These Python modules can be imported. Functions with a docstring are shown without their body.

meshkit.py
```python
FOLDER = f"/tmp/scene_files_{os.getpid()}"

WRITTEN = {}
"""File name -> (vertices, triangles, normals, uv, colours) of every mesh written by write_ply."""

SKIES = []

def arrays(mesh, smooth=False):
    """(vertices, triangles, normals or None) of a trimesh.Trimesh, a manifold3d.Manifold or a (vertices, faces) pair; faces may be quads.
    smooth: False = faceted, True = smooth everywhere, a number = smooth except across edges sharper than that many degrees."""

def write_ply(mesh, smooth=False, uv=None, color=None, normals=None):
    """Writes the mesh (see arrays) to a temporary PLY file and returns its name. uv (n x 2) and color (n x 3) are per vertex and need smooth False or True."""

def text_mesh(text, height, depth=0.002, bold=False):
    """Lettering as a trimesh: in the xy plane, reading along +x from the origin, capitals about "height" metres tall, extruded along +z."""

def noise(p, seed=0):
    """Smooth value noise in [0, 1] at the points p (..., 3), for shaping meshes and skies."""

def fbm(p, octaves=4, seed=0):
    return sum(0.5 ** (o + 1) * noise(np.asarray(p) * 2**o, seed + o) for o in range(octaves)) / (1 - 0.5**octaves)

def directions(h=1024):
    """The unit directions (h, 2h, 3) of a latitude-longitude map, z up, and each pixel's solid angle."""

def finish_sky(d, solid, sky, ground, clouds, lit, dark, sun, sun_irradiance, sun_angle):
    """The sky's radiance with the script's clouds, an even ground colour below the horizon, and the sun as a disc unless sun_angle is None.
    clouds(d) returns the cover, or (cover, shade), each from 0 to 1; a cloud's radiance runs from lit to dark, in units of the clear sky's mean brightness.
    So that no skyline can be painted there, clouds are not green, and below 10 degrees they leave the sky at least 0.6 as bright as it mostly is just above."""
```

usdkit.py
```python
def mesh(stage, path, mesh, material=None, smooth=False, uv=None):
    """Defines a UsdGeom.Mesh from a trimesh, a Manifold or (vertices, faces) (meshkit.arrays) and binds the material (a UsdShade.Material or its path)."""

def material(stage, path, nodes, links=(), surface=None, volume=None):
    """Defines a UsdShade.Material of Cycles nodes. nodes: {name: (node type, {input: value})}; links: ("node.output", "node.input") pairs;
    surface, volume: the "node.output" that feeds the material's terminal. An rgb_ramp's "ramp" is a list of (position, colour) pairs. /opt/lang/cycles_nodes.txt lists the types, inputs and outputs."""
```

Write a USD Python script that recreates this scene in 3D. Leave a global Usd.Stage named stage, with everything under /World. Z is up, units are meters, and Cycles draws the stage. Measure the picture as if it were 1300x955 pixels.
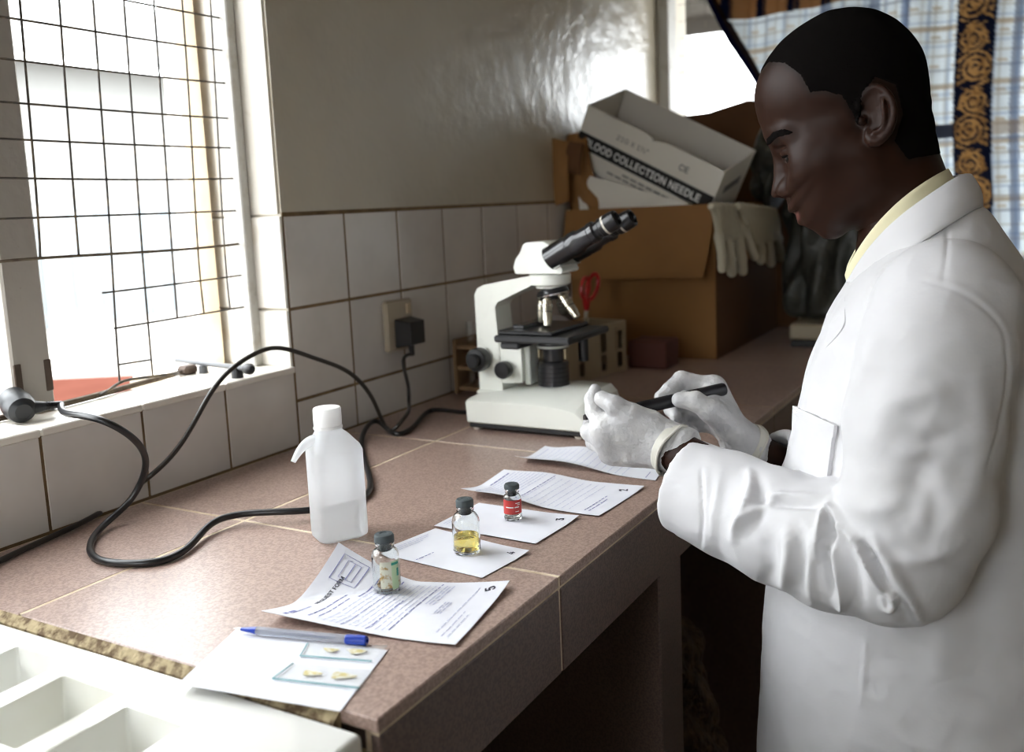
import math, random
import numpy as np, trimesh, manifold3d, usdkit, meshkit
from manifold3d import Manifold
from pxr import Gf, Sdf, Usd, UsdGeom, UsdLux, Vt
from scipy.interpolate import CubicSpline, PchipInterpolator
from scipy.spatial import cKDTree

rng = np.random.default_rng(7)
random.seed(7)
stage = Usd.Stage.CreateInMemory()
UsdGeom.SetStageUpAxis(stage, UsdGeom.Tokens.z)
UsdGeom.Xform.Define(stage, '/World')

# ------------------------------------------------------------------ camera, sky, exposure
H = 0.95                                   # height of the worktop; everything below is measured from the worktop
EXPOSURE = 1.85
SKY = 1.0
FPX = 1202.04                              # focal length in pixels of the 1300 x 955 frame
CAM = np.array([-1.27596, -1.06668, 0.378375])
yaw, pitch, roll = np.radians([30.25142, -8.27789, -2.52])
cd = np.array([np.cos(yaw) * np.cos(pitch), np.sin(yaw) * np.cos(pitch), np.sin(pitch)])
_r = np.array([np.sin(yaw), -np.cos(yaw), 0]); _u = np.cross(_r, cd)
cr = _r * np.cos(roll) + _u * np.sin(roll)
cu = -_r * np.sin(roll) + _u * np.cos(roll)
cam = UsdGeom.Camera.Define(stage, '/World/camera')
m = np.eye(4); m[0, :3], m[1, :3], m[2, :3], m[3, :3] = cr, cu, -cd, CAM + [0, 0, H]
cam.AddTransformOp().Set(Gf.Matrix4d(*m.ravel().tolist()))
cam.CreateHorizontalApertureAttr(36.0)
cam.CreateVerticalApertureAttr(36.0 * 955 / 1300)
cam.CreateFocalLengthAttr(FPX * 36 / 1300)
cam.CreateVerticalApertureOffsetAttr(-45 * 36 / 1300)
cam.CreateFStopAttr(4.5)
cam.CreateFocusDistanceAttr(1.06)
cam.CreateExposureAttr(EXPOSURE)
sky = UsdLux.DomeLight.Define(stage, '/World/sky')
sky.CreateIntensityAttr(SKY)
sky.CreateColorAttr(Gf.Vec3f(0.93, 0.97, 1.0))

# ------------------------------------------------------------------ measuring: a picture point on a known plane
def ray(x, y): return cd + cr * (x - 650) / FPX - cu * (y - 432.5) / FPX
def onz(x, y, z=0.0):
    v = ray(x, y); return CAM + v * (z - CAM[2]) / v[2]
def ony(x, y, Y=0.0):
    v = ray(x, y); return CAM + v * (Y - CAM[1]) / v[1]
def onx(x, y, X):
    v = ray(x, y); return CAM + v * (X - CAM[0]) / v[0]
def dep(x, y, t): return CAM + ray(x, y) * t
def proj(P):
    q = np.asarray(P, float) - CAM; z = q @ cd
    return np.stack([650 + FPX * (q @ cr) / z, 432.5 - FPX * (q @ cu) / z, z], -1)

# ------------------------------------------------------------------ materials
MATS = {}
def mat(name, col=(.5, .5, .5), rough=.5, var=None, bump=None, links=(), nodes=None, **kw):
    """var = (noise scale, second colour, lo, hi[, detail]); bump = (noise scale, strength, distance[, detail])"""
    n = {'p': ('principled_bsdf', dict(base_color=col, roughness=rough, **kw)), 'tc': ('texture_coordinate', {})}
    l = []
    if var:
        n['nz'] = ('noise_texture', dict(scale=var[0], detail=var[4] if len(var) > 4 else 3.0, roughness=.6))
        n['rp'] = ('rgb_ramp', dict(ramp=[(0, col), (var[2], col), (var[3], var[1]), (1, var[1])]))
        l += [('tc.object', 'nz.vector'), ('nz.fac', 'rp.fac'), ('rp.color', 'p.base_color')]
    if bump:
        n['bn'] = ('noise_texture', dict(scale=bump[0], detail=bump[3] if len(bump) > 3 else 3.0))
        n['bp'] = ('bump', dict(strength=bump[1], distance=bump[2]))
        l += [('tc.object', 'bn.vector'), ('bn.fac', 'bp.height'), ('bp.normal', 'p.normal')]
    if nodes: n.update(nodes)
    l += list(links)
    MATS[name] = usdkit.material(stage, '/World/Looks/' + name, n, l, surface='p.BSDF')
    return MATS[name]

def pane_mat(name, tint=(1, 1, 1), ior=1.45, rough=0.0):
    MATS[name] = usdkit.material(stage, '/World/Looks/' + name, {
        't': ('transparent_bsdf', dict(color=tint)), 'g': ('glossy_bsdf', dict(color=(1, 1, 1), roughness=rough)),
        'f': ('fresnel', dict(IOR=ior)), 'm': ('mix_closure', {})},
        [('f.fac', 'm.fac'), ('t.BSDF', 'm.closure1'), ('g.BSDF', 'm.closure2')], surface='m.closure')

mat('wall_paint', (.50, .45, .345), .27, var=(2.2, (.45, .40, .31), .35, .7), bump=(16, .38, .012, 5), specular_ior_level=.75)
mat('reveal_paint', (.70, .66, .58), .5, var=(14, (.50, .42, .30), .62, .8), bump=(60, .2, .004))
mat('ceiling_paint', (.80, .77, .70), .8)
mat('room_paint', (.70, .64, .53), .6)
mat('concrete_floor', (.32, .27, .22), .6, var=(5, (.27, .23, .19), .4, .6))
for i, c in enumerate([(.62, .585, .545), (.585, .555, .52), (.64, .605, .56)]):
    mat('glazed_tile_%d' % i, c, .16, var=(9, tuple(np.array(c) * .9), .45, .75), bump=(11, .12, .004))
mat('grout', (.20, .13, .062), .9, var=(25, (.12, .075, .034), .4, .65))
mat('pale_grout', (.66, .55, .40), .9, var=(30, (.45, .34, .22), .45, .7))
def speckle(name, a, b, rough):
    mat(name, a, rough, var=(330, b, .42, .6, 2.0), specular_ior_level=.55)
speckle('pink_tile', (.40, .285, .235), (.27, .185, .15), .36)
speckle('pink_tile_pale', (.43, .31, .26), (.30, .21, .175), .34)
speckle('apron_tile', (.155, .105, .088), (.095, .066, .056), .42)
mat('dark_carcass', (.05, .032, .026), .8)
mat('crumbled_edge', (.42, .34, .20), .95, var=(70, (.13, .085, .045), .42, .6), bump=(120, .8, .004))
mat('ceramic', (.82, .82, .78), .12, var=(6, (.72, .71, .62), .55, .75))
mat('old_frame_paint', (.40, .37, .33), .6, var=(40, (.16, .12, .09), .66, .74, 5), bump=(50, .5, .003))
mat('chipped_wood', (.075, .05, .035), .8, bump=(90, .6, .003))
mat('jamb_paint', (.50, .49, .45), .5, var=(22, (.36, .32, .26), .55, .75))
mat('tan_wood', (.60, .47, .30), .6, var=(12, (.50, .38, .23), .4, .7))
mat('wire_metal', (.05, .042, .034), .55, var=(40, (.20, .15, .09), .5, .7))
mat('rusty_rod', (.12, .092, .06), .8, var=(45, (.07, .045, .03), .5, .62), bump=(70, .5, .003))
mat('sill_tile', (.74, .70, .63), .3, var=(9, (.50, .38, .22), .62, .82))
mat('stay_metal', (.085, .088, .092), .45)
mat('black_rubber', (.012, .012, .013), .38)
mat('cable_black', (.010, .010, .011), .33)
mat('cable_brown', (.022, .018, .014), .4)
mat('plug_grey', (.017, .019, .022), .42)
mat('brass', (.45, .38, .25), .3, metallic=1.0)
mat('socket_plastic', (.40, .34, .25), .45)
mat('socket_side', (.50, .40, .27), .5)
mat('enamel', (.80, .81, .74), .28)
mat('enamel_grey', (.50, .52, .47), .35)
mat('black_plastic', (.011, .011, .012), .3)
mat('black_matte', (.016, .016, .017), .55)
mat('black_metal', (.014, .014, .016), .22, coat_weight=.4)
mat('chrome', (.78, .77, .74), .16, metallic=1.0)
mat('barrel_steel', (.62, .57, .46), .25, metallic=1.0)
mat('lens_dark', (.01, .01, .02), .05)
mat('foot_rubber', (.62, .58, .50), .6)
mat('hdpe_cap', (.88, .88, .86), .4, subsurface_weight=.4, subsurface_radius=(.01, .01, .01), subsurface_scale=.5)
mat('water', (.97, .98, .98), .08, transmission_weight=1.0, ior=1.2)
mat('vial_glass', (.97, .99, .98), .02, transmission_weight=1.0, ior=1.45)
mat('yellow_liquid', (.93, .74, .20), .02, transmission_weight=1.0, ior=1.33)
mat('clear_liquid', (.95, .92, .86), .02, transmission_weight=1.0, ior=1.33)
mat('stopper', (.055, .070, .075), .6)
mat('red_label', (.55, .045, .04), .5)
mat('white_print', (.85, .85, .83), .6)
mat('stained_label', (.62, .62, .50), .6, var=(140, (.40, .25, .08), .56, .66))
mat('green_label', (.45, .60, .36), .5)
mat('green_print', (.02, .30, .22), .5)
mat('brown_residue', (.17, .09, .025), .7, var=(200, (.30, .18, .05), .4, .6))
mat('paper', (.80, .81, .86), .75, var=(18, (.76, .77, .83), .4, .7))
mat('ink_blue', (.16, .17, .40), .7)
mat('ink_faint', (.55, .57, .72), .7)
mat('ink_black', (.03, .03, .05), .6)
mat('slide_glass', (.85, .87, .85), .05, alpha=.15)
mat('slide_edge', (.25, .45, .48), .2)
mat('smear', (.60, .52, .22), .6, var=(120, (.75, .74, .66), .45, .6))
mat('pen_clear', (.80, .83, .90), .08, transmission_weight=.75, ior=1.4)
mat('pen_blue', (.015, .05, .38), .25)
mat('pen_ink', (.03, .04, .22), .4)
mat('pen_tip', (.75, .72, .62), .3, metallic=.6)
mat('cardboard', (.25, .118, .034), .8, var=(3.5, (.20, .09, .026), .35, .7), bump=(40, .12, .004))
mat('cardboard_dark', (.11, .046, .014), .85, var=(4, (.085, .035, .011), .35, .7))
mat('white_carton', (.70, .66, .58), .6)
mat('carton_inside', (.60, .56, .50), .75)
mat('print_black', (.012, .012, .012), .5)
mat('print_grey', (.16, .15, .14), .6)
mat('tan_wood_rack', (.22, .135, .065), .6, var=(20, (.15, .085, .04), .4, .7))
mat('cream_plastic', (.32, .255, .165), .5)
mat('red_plastic', (.42, .010, .012), .35)
mat('tissue', (.42, .40, .42), .8, bump=(70, .5, .006))
mat('dust_cover', (.038, .039, .031), .5, var=(7, (.022, .023, .019), .35, .7), bump=(22, .5, .02, 4))
mat('beige_plastic', (.34, .29, .20), .5)
mat('dark_red_box', (.10, .03, .022), .7)
mat('jute', (.085, .05, .024), 1.0, var=(60, (.04, .022, .012), .4, .6), bump=(80, 1.0, .02))
mat('skin', (.047, .021, .0125), .47, links=[('col.color', 'p.base_color')], nodes={'col': ('attribute', {'attribute': 'tone'})},
    bump=(260, .10, .0015), specular_ior_level=.17, subsurface_weight=.08, subsurface_radius=(.01, .004, .002), subsurface_scale=.3)
mat('hair', (.0045, .0038, .0035), .95, bump=(700, .5, .0015, 2), specular_ior_level=.03)
mat('eye_white', (.13, .10, .085), .25)
mat('iris', (.012, .007, .005), .06)
mat('coat_cotton', (.635, .63, .645), .85, var=(9, (.59, .585, .59), .4, .7), bump=(420, .10, .001), sheen_weight=.1)
mat('coat_stitch', (.60, .59, .60), .9)
mat('cream_cloth', (.74, .69, .46), .85)
mat('latex', (.46, .455, .46), .40, var=(24, (.66, .65, .63), .44, .72), bump=(210, .55, .0022, 3))
mat('latex_cuff', (.56, .545, .48), .5, bump=(150, .3, .0015))
mat('latex_old', (.47, .43, .32), .6, bump=(60, .3, .004))
mat('marker_black', (.010, .010, .013), .35)
mat('navy_cloth', (.010, .013, .028), .9)
mat('shoe_leather', (.02, .014, .01), .4)
mat('pale_ground', (.27, .255, .235), .9, specular_ior_level=0.0)
mat('red_veranda', (.085, .031, .022), .9, var=(3, (.075, .027, .019), .4, .6), specular_ior_level=0.0)
mat('lime_wall', (.24, .24, .23), .9, var=(.4, (.20, .198, .185), .45, .7))
mat('roof_sheet', (.24, .24, .235), .7, var=(.9, (.15, .15, .145), .45, .65))
mat('soffit_board', (.12, .117, .108), .9, specular_ior_level=0.0)
mat('fence_sheet', (.165, .19, .205), .6)
mat('fence_sheet_pale', (.235, .24, .24), .6)
mat('leaf_green', (.10, .17, .06), .7)
mat('bark', (.13, .09, .06), .9)
pane_mat('window_glass')
MATS['hdpe'] = usdkit.material(stage, '/World/Looks/hdpe', {'p': ('principled_bsdf', dict(base_color=(.80, .81, .82), roughness=.35)), 't': ('translucent_bsdf', dict(color=(.84, .85, .86))),
    'x': ('transparent_bsdf', dict(color=(.98, .99, .99))), 'a': ('mix_closure', dict(fac=.62)), 'b': ('mix_closure', dict(fac=.22))},
    [('p.BSDF', 'a.closure1'), ('t.BSDF', 'a.closure2'), ('a.closure', 'b.closure1'), ('x.BSDF', 'b.closure2')], surface='b.closure')
MATS['curtain_cloth'] = usdkit.material(stage, '/World/Looks/curtain_cloth', {
    'col': ('attribute', {'attribute': 'print'}), 'd': ('diffuse_bsdf', {}), 't': ('translucent_bsdf', {}), 'm': ('mix_closure', {'fac': .72})},
    [('col.color', 'd.color'), ('col.color', 't.color'), ('d.BSDF', 'm.closure1'), ('t.BSDF', 'm.closure2')], surface='m.closure')

# ------------------------------------------------------------------ building things
USED = {}
def fresh(parent, name):
    k = (parent, name); n = USED.get(k, 0); USED[k] = n + 1
    return '%s/%s' % (parent, name if n == 0 else '%s_%03d' % (name, n))
def tm(a):
    v, f, _ = meshkit.arrays(a); return trimesh.Trimesh(v, f, process=False)
def cat(*ms): return trimesh.util.concatenate([tm(x) for x in ms])
def data(prim, label=None, category=None, group=None, kind=None):
    for k, v in (('label', label), ('category', category), ('group', group), ('kind', kind)):
        if v: prim.SetCustomDataByKey(k, v)
class Thing:
    """An Xform at the thing's base; its parts are meshes given in worktop coordinates."""
    def __init__(s, name, label, category=None, at=(0, 0, 0), group=None, kind=None):
        s.path = fresh('/World', name); s.at = np.array(at, float)
        x = UsdGeom.Xform.Define(stage, s.path); x.AddTranslateOp().Set(Gf.Vec3d(*(s.at + [0, 0, H]).tolist()))
        s.prim = x.GetPrim(); data(s.prim, label, category, group, kind)
    def part(s, name, mesh, mt, smooth=35, label=None, under=None, kind=None):
        t = tm(mesh); t.vertices = t.vertices - s.at
        p = usdkit.mesh(stage, fresh(under or s.path, name), t, MATS[mt], smooth=smooth)
        if label or kind: data(p.GetPrim(), label, kind=kind)
        return p
def P(prim): return str(prim.GetPath())
def single(name, mesh, mt, label, category=None, group=None, kind=None, smooth=35, at=None):
    t = tm(mesh); b = t.bounds
    at = np.array([b[:, 0].mean(), b[:, 1].mean(), b[0, 2]]) if at is None else np.array(at, float)
    t.vertices = t.vertices - at
    p = usdkit.mesh(stage, fresh('/World', name), t, MATS[mt], smooth=smooth)
    p.AddTranslateOp().Set(Gf.Vec3d(*(at + [0, 0, H]).tolist()))
    data(p.GetPrim(), label, category, group, kind)
    return p

def cbox(lo, hi, c=.002):
    """box with chamfered edges"""
    lo, hi = np.minimum(lo, hi).astype(float), np.maximum(lo, hi).astype(float)
    c = min(c, .45 * (hi - lo).min()); pts = []
    for k in np.ndindex(2, 2, 2):
        for a in range(3):
            q = np.array([hi[i] - c if k[i] else lo[i] + c for i in range(3)])
            q[a] = hi[a] if k[a] else lo[a]
            pts.append(q)
    return tm(Manifold.hull_points(np.array(pts)))
def hull(pts): return tm(Manifold.hull_points(np.asarray(pts, float)))
def box(lo, hi): return trimesh.creation.box(bounds=np.array([np.minimum(lo, hi), np.maximum(lo, hi)], float))
def frame_of(z):
    z = np.asarray(z, float) / np.linalg.norm(z)
    x = np.cross([0, 0, 1.0] if abs(z[2]) < .9 else [1.0, 0, 0], z); x /= np.linalg.norm(x)
    return x, np.cross(z, x), z
def lathe(profile, base=(0, 0, 0), axis=(0, 0, 1), n=32):
    """profile: (radius, height) pairs along the axis"""
    t = trimesh.creation.revolve(np.array(profile, float), sections=n)
    x, y, z = frame_of(axis)
    return trimesh.Trimesh(np.asarray(base) + t.vertices @ np.stack([x, y, z]), t.faces, process=False)
def rod(a, b, r, n=16, r2=None):
    a, b = np.array(a, float), np.array(b, float); L = np.linalg.norm(b - a); r2 = r if r2 is None else r2
    return lathe([(0, 0), (r, 0), (r2, L), (0, L)], a, b - a, n)
def spline(pts, n=60):
    pts = np.asarray(pts, float); d = np.r_[0, np.cumsum(np.linalg.norm(np.diff(pts, axis=0), axis=1) ** .6)]
    return CubicSpline(d, pts)(np.linspace(0, d[-1], n))
def tube(path, r, n=12, flat=1.0):
    path = np.asarray(path, float); N = len(path); t = np.gradient(path, axis=0); t /= np.linalg.norm(t, axis=1)[:, None]
    r = np.broadcast_to(r, (N,)); x, y, _ = frame_of(t[0]); rings = []
    a = np.linspace(0, 2 * np.pi, n, endpoint=False)
    for i in range(N):
        x = x - t[i] * (x @ t[i]); x /= np.linalg.norm(x); y = np.cross(t[i], x)
        rings.append(path[i] + r[i] * (np.cos(a)[:, None] * x * flat + np.sin(a)[:, None] * y))
    v = np.vstack(rings + [path[:1], path[-1:]]); f = []
    for i in range(N - 1):
        for j in range(n):
            k = (j + 1) % n; f += [(i * n + j, i * n + k, (i + 1) * n + k), (i * n + j, (i + 1) * n + k, (i + 1) * n + j)]
    for j in range(n):
        k = (j + 1) % n; f += [(N * n, k, j), (N * n + 1, (N - 1) * n + j, (N - 1) * n + k)]
    return trimesh.Trimesh(v, np.array(f), process=False)
def sheet(top, thick=.0006, normal=None):
    """closed thin shell over a grid of points (nu, nv, 3)"""
    nu, nv = top.shape[:2]
    du = np.gradient(top, axis=0); dv = np.gradient(top, axis=1); nrm = np.cross(du, dv); nrm /= np.linalg.norm(nrm, axis=-1, keepdims=True) + 1e-12
    bot = top - nrm * thick; v = np.vstack([top.reshape(-1, 3), bot.reshape(-1, 3)]); n = nu * nv; f = []
    id_ = np.arange(n).reshape(nu, nv)
    a, b, c, d = id_[:-1, :-1].ravel(), id_[1:, :-1].ravel(), id_[1:, 1:].ravel(), id_[:-1, 1:].ravel()
    f = [np.c_[a, b, c], np.c_[a, c, d], np.c_[a + n, c + n, b + n], np.c_[a + n, d + n, c + n]]
    for line in (id_[:, 0], id_[-1][::1], id_[::-1, -1], id_[0][::-1]):
        p, q = line[:-1], line[1:]
        f += [np.c_[p, p + n, q + n], np.c_[p, q + n, q]]
    f = np.vstack(f)
    return trimesh.Trimesh(v, f, process=False)
def ext(poly, depth, o, ex, ey):
    """polygon [(x, y)] in the plane (o, ex, ey), extruded by depth along ex x ey"""
    from shapely.geometry import Polygon
    p = poly if hasattr(poly, 'exterior') else Polygon(poly)
    t = trimesh.creation.extrude_polygon(p, depth, engine='earcut')
    ex, ey = np.array(ex, float), np.array(ey, float); ez = np.cross(ex, ey)
    return trimesh.Trimesh(np.asarray(o) + t.vertices @ np.stack([ex, ey, ez]), t.faces, process=False)
def rounded(poly, r, n=6):
    from shapely.geometry import Polygon
    return (Polygon(poly) if not hasattr(poly, 'exterior') else poly).buffer(-r, quad_segs=n).buffer(r, quad_segs=n)

# signed distances and their surface
def sn(vol, lo, h):
    s = vol < 0; c = [np.s_[:-1], np.s_[1:]]
    cnt = np.zeros(tuple(np.array(vol.shape) - 1), np.int8)
    for k in np.ndindex(2, 2, 2): cnt += s[c[k[0]], c[k[1]], c[k[2]]]
    I = np.argwhere((cnt > 0) & (cnt < 8)); acc = np.zeros((len(I), 3)); num = np.zeros(len(I))
    for a in range(3):
        for k in np.ndindex(2, 2):
            o0 = np.insert(np.array(k), a, 0); o1 = np.insert(np.array(k), a, 1)
            A = vol[tuple((I + o0).T)]; B = vol[tuple((I + o1).T)]
            x = (A < 0) != (B < 0); t = A[x] / (A[x] - B[x]); acc[x] += o0 + (o1 - o0) * t[:, None]; num[x] += 1
    V = lo + h * (I + acc / num[:, None])
    idx = -np.ones(cnt.shape, np.int64); idx[tuple(I.T)] = np.arange(len(I)); F = []
    for a in range(3):
        b, d = (a + 1) % 3, (a + 2) % 3
        sl0 = [slice(None)] * 3; sl1 = [slice(None)] * 3; sl0[a] = np.s_[:-1]; sl1[a] = np.s_[1:]
        e = s[tuple(sl0)] != s[tuple(sl1)]; E_ = np.argwhere(e)
        E_ = E_[(E_[:, b] > 0) & (E_[:, d] > 0) & (E_[:, b] < vol.shape[b] - 1) & (E_[:, d] < vol.shape[d] - 1)]
        eb = np.zeros(3, int); eb[b] = 1; ed = np.zeros(3, int); ed[d] = 1
        q = [idx[tuple((E_ - x).T)] for x in (eb + ed, ed, 0 * eb, eb)]
        ins = s[tuple(E_.T)]
        Q = np.stack(q, 1); Q[~ins] = Q[~ins][:, ::-1]; F.append(Q)
    Q = np.vstack(F)
    return trimesh.Trimesh(V, np.vstack([Q[:, [0, 1, 2]], Q[:, [0, 2, 3]]]), process=False)
def surface(f, lo, hi, h, slack=1.5, smooth=2):
    lo, hi = np.array(lo, float), np.array(hi, float); B = 8
    nb = np.ceil((hi - lo) / h / B).astype(int); n = nb * B
    cb = np.stack(np.meshgrid(*[np.arange(k) for k in nb], indexing='ij'), -1).reshape(-1, 3)
    ctr = lo + h * (cb * B + (B - 1) / 2); fc = f(ctr)
    vol = np.repeat(np.repeat(np.repeat(fc.reshape(nb), B, 0), B, 1), B, 2).astype(np.float32)
    keep = cb[np.abs(fc) < slack * h * B * .9]
    off = np.stack(np.meshgrid(*[np.arange(B)] * 3, indexing='ij'), -1).reshape(-1, 3)
    ix = (keep[:, None, :] * B + off[None]).reshape(-1, 3)
    vol[tuple(ix.T)] = f(lo + h * ix)
    for a in range(3):                                             # close the surface at the edge of the box
        for k in (0, -1):
            sl = [slice(None)] * 3; sl[a] = k; vol[tuple(sl)] = np.maximum(vol[tuple(sl)], h * .3)
    for _ in range(12):                                            # no two sheets may meet along one edge
        n = 0
        for a, b in ((0, 1), (0, 2), (1, 2)):
            c = [np.s_[:-1], np.s_[1:]]; q = {}
            for i, j in np.ndindex(2, 2):
                sl = [slice(None)] * 3; sl[a] = c[i]; sl[b] = c[j]; q[i, j] = vol[tuple(sl)]
            bad = np.argwhere(((q[0, 0] < 0) == (q[1, 1] < 0)) & ((q[0, 1] < 0) == (q[1, 0] < 0)) & ((q[0, 0] < 0) != (q[0, 1] < 0)))
            n += len(bad)
            for x in bad:
                o = []
                for i, j in np.ndindex(2, 2):
                    y = x.copy(); y[a] += i; y[b] += j; o.append(tuple(y))
                out = [y for y in o if vol[y] >= 0]
                if len(out) == 2: vol[min(out, key=lambda y: vol[y])] = -h * .05
        if not n: break
    t = sn(vol, lo, h)
    if smooth: trimesh.smoothing.filter_taubin(t, lamb=.5, nu=.52, iterations=smooth)
    return t
def smin(a, b, k):
    h = np.maximum(k - np.abs(a - b), 0) / k; return np.minimum(a, b) - h * h * k * .25
def smax(a, b, k): return -smin(-a, -b, k)
def ball(p, c, r): return np.linalg.norm(p - c, axis=1) - r
def ell(p, c, r, R=None):
    q = p - c
    if R is not None: q = q @ np.asarray(R).T
    q = q / r; k = np.linalg.norm(q, axis=1); g = np.linalg.norm(q / r, axis=1)
    return k * (k - 1) / np.maximum(g, 1e-9)
def cone(p, a, b, r1, r2):
    """round cone"""
    a, b = np.array(a, float), np.array(b, float); ba = b - a; l2 = ba @ ba; rr = r1 - r2
    a2 = max(l2 - rr * rr, 1e-12); il2 = 1 / l2; pa = p - a; y = pa @ ba; z = y - l2
    w = pa * l2 - y[:, None] * ba; x2 = (w * w).sum(1); y2 = y * y * l2; z2 = z * z * l2
    k = np.sign(rr) * rr * rr * x2
    d = (np.sqrt(x2 * a2 * il2) + y * rr) * il2 - r1
    m2 = np.sign(y) * a2 * y2 < k; m1 = np.sign(z) * a2 * z2 > k
    d = np.where(m2, np.sqrt(x2 + y2) * il2 - r1, d)
    return np.where(m1, np.sqrt(x2 + z2) * il2 - r2, d)
def tri(p, a, b, c, r):
    a, b, c = [np.array(x, float) for x in (a, b, c)]; n = np.cross(b - a, c - a); nn = n / np.linalg.norm(n)
    def seg(u, v):
        t = np.clip((p - u) @ (v - u) / ((v - u) @ (v - u)), 0, 1); return np.linalg.norm(p - u - t[:, None] * (v - u), axis=1)
    inside = ((p - a) @ np.cross(n, b - a) > 0) & ((p - b) @ np.cross(n, c - b) > 0) & ((p - c) @ np.cross(n, a - c) > 0)
    return np.where(inside, np.abs((p - a) @ nn), np.minimum(np.minimum(seg(a, b), seg(b, c)), seg(c, a))) - r
def chain(p, pts, rad, k=.004):
    d = None
    for i in range(len(pts) - 1):
        e = cone(p, pts[i], pts[i + 1], rad[i], rad[i + 1]); d = e if d is None else smin(d, e, k)
    return d
def union(*ms):
    r = None
    for x in ms:
        x = tm(x); x.merge_vertices()
        y = Manifold(manifold3d.Mesh(np.asarray(x.vertices, np.float32), np.asarray(x.faces, np.uint32)))
        r = y if r is None else r + y
    return r

# ================================================================== THE SETTING
SILL = .132
wl = Thing('wall_left', 'cream painted wall with a band of white glazed tiles, pierced by the meshed window', at=(0, 0, -H), kind='structure')
from shapely.geometry import Polygon, box as sbox
face = sbox(-2.6, -H, 1.5, 1.75).difference(sbox(-1.35, SILL - .01, -.149, 1.25))
wl.part('plaster', ext(face, .103, (0, .105, 0), (1, 0, 0), (0, 0, 1)), 'wall_paint', smooth=False)
outer = sbox(-2.6, -H, 1.5, 1.75).difference(sbox(-1.35, -.10, -.149, 1.25).difference(sbox(-.275, -.2, -.149, SILL - .01)))
wl.part('plaster', ext(outer, .137, (0, .242, 0), (1, 0, 0), (0, 0, 1)), 'wall_paint', smooth=False)
wl.part('grout_bed', ext(sbox(-.149, -.01, 1.5, .379), .002, (0, .0030, 0), (1, 0, 0), (0, 0, 1)), 'grout', smooth=False)
wl.part('grout_bed', ext(sbox(-1.35, -.01, -.149, SILL - .01), .002, (0, .0030, 0), (1, 0, 0), (0, 0, 1)), 'grout', smooth=False)
rows = [.3748, .2245, .0745, 0.0]
cols = [-.1485] + [.15 * k for k in range(0, 10)] + [1.497]
k = 0
for r in range(3):
    for c in range(len(cols) - 1):
        g = .0027; k += 1; dy = rng.uniform(-.0006, .0004)
        wl.part('wall_tile', cbox((cols[c] + g, dy, rows[r + 1] + g), (cols[c + 1] - g, .006, rows[r] - g), .0004), 'glazed_tile_%d' % rng.integers(3))
xs = [-.1495 - .1485 * i for i in range(15)]
for c in range(14):
    wl.part('wall_tile', cbox((xs[c] - .0023, rng.uniform(-.0008, .0004), .003), (xs[c + 1] + .0023, .006, SILL - .0105), .0004), 'glazed_tile_%d' % rng.integers(3))
wl.part('reveal', box((-.149, .0065, .377), (-.153, .235, 1.25)), 'reveal_paint', smooth=False)
wl.part('reveal', box((-1.35, .006, SILL), (-1.346, .235, 1.25)), 'reveal_paint', smooth=False)
wl.part('reveal', box((-1.35, .006, 1.246), (-.149, .235, 1.25)), 'reveal_paint', smooth=False)
for z0, z1 in ((SILL, .2235), (.2265, .374)):
    wl.part('reveal_tile', cbox((-.149, .001, z0), (-.155, .115, z1 - .001), .0015), 'sill_tile')
    wl.part('reveal_tile', cbox((-.149, .118, z0), (-.155, .235, z1 - .001), .0015), 'sill_tile')

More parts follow.
